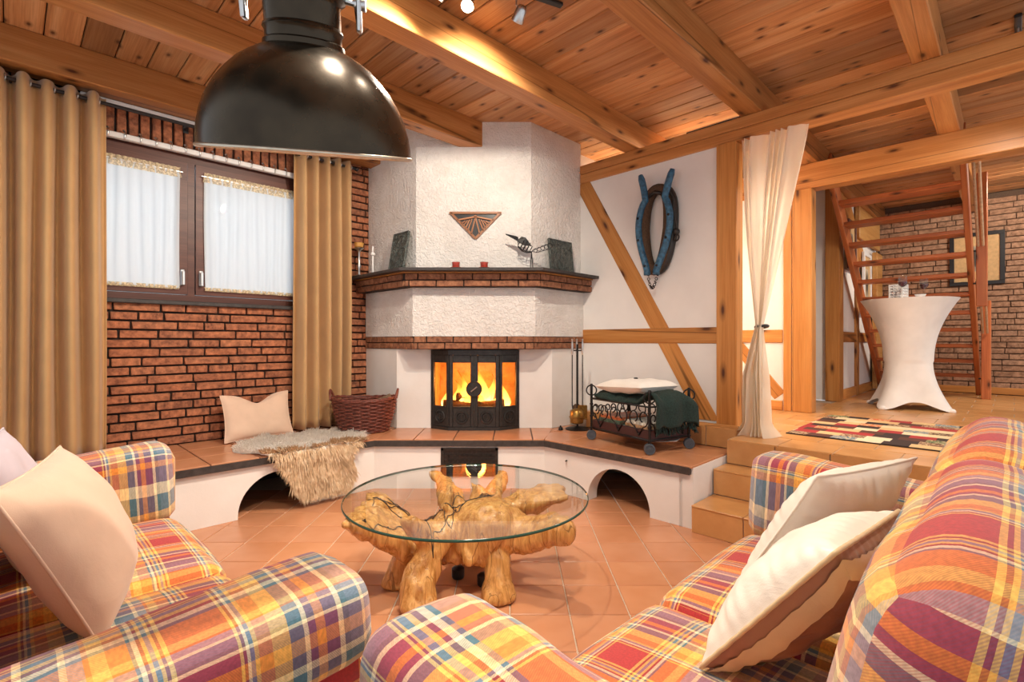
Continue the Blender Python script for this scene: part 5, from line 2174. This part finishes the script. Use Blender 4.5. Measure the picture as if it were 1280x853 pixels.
for b in (SBL, SBR):
    beam('stringer', sl((SA0, b, SZ0 + .07)), sl((SA1, b, SZ1)), 0.05, 0.20, M['stair'], st)
ntr = 13
for k in range(1, ntr):
    f = k / ntr
    a_, z = SA0 + (SA1 - SA0) * f, SZ0 + .07 + (SZ1 - SZ0 - .07) * f
    beam('tread', sl((a_, SBR + .02, z)), sl((a_, SBL - .02, z)), 0.24, 0.042, M['stair'], st)
# rail posts and rods beside the right stringer
for (a_, z0, z1) in ((7.35, 1.62, 3.05), (8.55, ZU + .0, 1.75)):
    beam('rail_post', sl((a_, SBR - .09, z0)), sl((a_, SBR - .09, z1)), 0.09, 0.06, M['stair'], st, up=(1, 0, 0))
    for z in (z0 + .25, z0 + .6):
        MB().tube([sl((a_, SBR - .10, z)), sl((a_, SBR - .02, z))], .010, 8).build('bolt', M['blackiron'], st)
for d_ in (.06, .10):
    MB().tube([sl((8.5, SBR - d_, 1.35)), sl((6.2, SBR - d_, 3.15))], .013, 8).build('rod', M['logend'], st)

# cocktail table under a stretch cover
CT = Vector((4.28, 5.42, ZU))
ct = thing('bar_table', 'round bar table under a tight white stretch cover', 'table', Matrix.Translation(CT))
HT = 1.165


def cov(u, v):
    an = 2 * math.pi * u
    z = v * HT
    f = v
    waist = .43
    if f > waist:
        t_ = (f - waist) / (1 - waist)
        r = .215 + (.425 - .215) * t_ ** 2.1
        foot = 0
    else:
        t_ = 1 - f / waist
        foot = abs(math.cos(2 * (an - .35))) ** 3.0
        rf = .215 + .20 * t_ ** 1.7
        rb = .205 + .065 * t_ ** 1.6
        r = rb + (rf - rb) * foot
        # scalloped hem between the feet
        lift = (1 - foot) * .085 * t_ ** 3
        z += lift
    return (r * math.cos(an), r * math.sin(an), z)


cv_ = MB().grid(cov, 96, 50, closeu=True)
cv_.lathe([(.425, HT - .0005), (.40, HT + .004), (.001, HT + .005)], 96)
cv_.build('stretch_cover', M['stretch'], ct, None, 40)
for k in range(4):
    an = .35 + k * math.pi / 2
    MB().lathe([(.03, 0), (.034, .004), (.034, .02), (.02, .035)], 14).build('foot_cap', M['stretch'], ct, Matrix.Translation((math.cos(an) * .405, math.sin(an) * .405, 0)), 40)
ZTB = ZU + HT + .005


def wine(p, lab):
    t = thing('wine_glass', lab, 'glass', Matrix.Translation(p), 'wine glasses')
    MB().lathe([(.035, 0), (.035, .002), (.006, .006), (.004, .02), (.004, .10), (.010, .112), (.034, .135), (.042, .165), (.038, .21), (.034, .232), (.033, .232), (.037, .21), (.0405, .165), (.033, .137), (.009, .115)], 24, cap1=False).build('glass', M['glass'], t, None, 60)
    MB().lathe([(.001, .117), (.009, .118), (.031, .138), (.0395, .165), (.0395, .170), (.001, .170)], 24).build('red_wine', M['wine'], t, None, 60)


wine(CT + Vector((-.175, -.15, HT + .005)), 'wine glass with red wine beside the white lantern on the bar table')
wine(CT + Vector((.22, .06, HT + .005)), 'wine glass with red wine beside the white bowl on the bar table')
ln = thing('lattice_lantern', 'white lattice lantern on the bar table', 'lantern', TR(CT + Vector((-.065, .05, HT + .005)), .5))
q_ = MB()
for sx in (-1, 1):
    for sy in (-1, 1):
        q_.box(sx * .058 - .007, sx * .058 + .007, sy * .058 - .007, sy * .058 + .007, 0, .165)
for zz_ in (0, .031, .062, .093, .124, .152):
    q_.box(-.058, .058, -.064, -.052, zz_, zz_ + .013).box(-.058, .058, .052, .064, zz_, zz_ + .013)
    q_.box(-.064, -.052, -.058, .058, zz_, zz_ + .013).box(.052, .064, -.058, .058, zz_, zz_ + .013)
for s_ in (-1, 1):
    for x in (-.02, .02):
        q_.box(x - .005, x + .005, s_ * .058 - .005, s_ * .058 + .005, 0, .16).box(s_ * .058 - .005, s_ * .058 + .005, x - .005, x + .005, 0, .16)
q_.build('lattice', M['white'], ln)
MB().lathe([(.03, .004), (.03, .07), (.001, .072)], 16).build('candle', M['white'], ln)
bw = thing('white_bowl', 'small white bowl on the bar table', 'bowl', Matrix.Translation(CT + Vector((.10, -.04, HT + .005))))
MB().lathe([(.022, 0), (.026, .004), (.048, .045), (.052, .05), (.048, .05), (.024, .01), (.001, .008)], 24, cap0=True).build('bowl', M['white'], bw, None, 50)
vs_ = thing('stem_vase', 'slender clear glass stem vase on the bar table', 'vase', Matrix.Translation(CT + Vector((.03, .16, HT + .005))))
MB().lathe([(.02, 0), (.02, .004), (.006, .01), (.006, .24), (.007, .25), (.0055, .25), (.0045, .012)], 16, cap1=False).build('tube', M['glass'], vs_, None, 50)

# rug
rg = thing('patchwork_rug', 'patchwork rug in red, black and cream squares on the upper floor', 'rug', ROOM @ Matrix.Translation((4.93, 0.32, ZU)))
MB().box(-.66, .66, -.93, .925, .0, .010).build('pile', M['rug'], rg)
MB().cbox(-.668, .668, -.938, .933, .0, .008, .002).build('binding', M['rugedge'], rg)


# framed pictures
def frame(name, label, Mx, w, h, fmat, fw, mount=True):
    t = thing(name, label, 'picture', Mx)
    f = MB()
    f.cbox(-w / 2, w / 2, -.03, 0, h - fw, h, .003).cbox(-w / 2, w / 2, -.03, 0, 0, fw, .003)
    f.cbox(-w / 2, -w / 2 + fw, -.03, 0, fw, h - fw, .003).cbox(w / 2 - fw, w / 2, -.03, 0, fw, h - fw, .003)
    f.build('frame', fmat, t)
    MB().box(-w / 2 + fw, w / 2 - fw, -.012, -.002, fw, h - fw).build('mount', M['tan'], t)
    if mount:
        MB().box(-w * .17, w * .17, -.014, -.0125, -h * .24, h * .24).build('print', M['print'], t, Matrix.Translation((0, 0, h / 2)))
    return t


frame('framed_picture', 'black-framed picture with tan mount on the hall brick wall', ROOM @ TR((9.395, .36, 2.02), -math.pi / 2), .56, .72, M['black'], .05)
frame('framed_picture', 'dark-framed picture on the white wall above the stair treads', ROOM @ TR((7.55, 1.465, 2.15), 0), .42, .62, M['winwood'], .05)
frame('framed_picture', 'pale-framed print on the white wall behind the stair treads', ROOM @ TR((8.45, 1.46, 1.62), 0), .50, .85, M['whitepaint'], .05)

# ------------------------------------------------------------------ lamps


def spot_head(parent, p, d, on=True):
    d = Vector(d).normalized()
    q = d.to_track_quat('-Z', 'Y').to_matrix().to_4x4()
    Mx = Matrix.Translation(p) @ q
    h = MB().lathe([(.018, .085), (.03, .07), (.036, .0), (.034, .0), (.026, .05), (.012, .055)], 20, cap1=False).build('spot_head', M['steel'], parent, Mx, 40)
    MB().lathe([(.001, .010), (.031, .010), (.031, .014), (.001, .014)], 20).build('lamp_face', M['bulb'], h)
    return h


def track(label, p, length, ang, heads):
    t = thing('spot_bar', label, 'ceiling light', TR(p, ang))
    MB().cbox(-length / 2, length / 2, -.018, .018, -.022, 0, .004).build('bar', M['black'], t)
    for (x, d, pw) in heads:
        MB().tube([(x, 0, -.02), (x, 0, -.10)], .006, 8).build('arm', M['steel'], t)
        spot_head(t, Vector((x, 0, -.19)), d)
        wp = (TR(p, ang) @ Vector((x, 0, -.19)))
        wd = (Matrix.Rotation(ang, 3, 'Z') @ Vector(d)).normalized()
        lamp_light('spot_lamp', wp + wd * .03, pw, WARM, .035, wp + wd, 2.2)
    return t


track('bar of spotlights under the ceiling planks between the fireplace and the pendant', Vector((-0.09, 2.80, ZC)), .86, .45, ((-.34, (-.80, .75, -1.15), 85), (-.17, (-.25, -.35, -.9), 120), (.13, (-.10, .75, -.65), 110)))  # first head is added, out of view, to brighten bench and curtain
track('spotlight bar behind the main beam over the hall rug', W(4.62, -0.02, ZC), .5, R45, ((-.10, (.1, .45, -.9), 80), (.14, (.4, .2, -.9), 50)))
track('spotlight bar on the ceiling above the voile curtain', W(4.62, 1.98, ZC), .5, R45 + 1.57, ((-.12, (.2, .1, -.9), 60), (.14, (.1, .5, -.7), 90)))
track('spotlight bar on the ceiling above the plaid sofas', W(1.0, 0.85, ZC), .7, R45, ((-.25, (-.35, .5, -.85), 135), (.25, (.45, -.1, -.9), 125)))
track('added out-of-view spotlight bar on the hall ceiling brightening the stair', W(7.5, -0.62, ZC), .6, R45, ((-.2, (-.25, .6, -.7), 60), (.2, (.55, .45, -.55), 95)))  # bar added out of view to brighten the brick wall and stair
# hall wall lamp hidden behind the timber wall
wlmp = thing('wall_lamp', 'warm wall lamp in the hall behind the timber-framed wall', 'lamp', ROOM @ Matrix.Translation((4.95, 3.28, 2.1)))
MB().cbox(-.05, .05, -.03, .02, -.08, .08, .004).build('back_plate', M['brass'], wlmp)
MB().lathe([(.07, -.10), (.09, .10)], 20, Matrix.Translation((0, -.10, 0)), False, False).build('shade', M['voile'], wlmp, None, 60)
lamp_light('wall_lamp_light', W(4.95, 3.15, 2.1), 60, WARM2, .06)
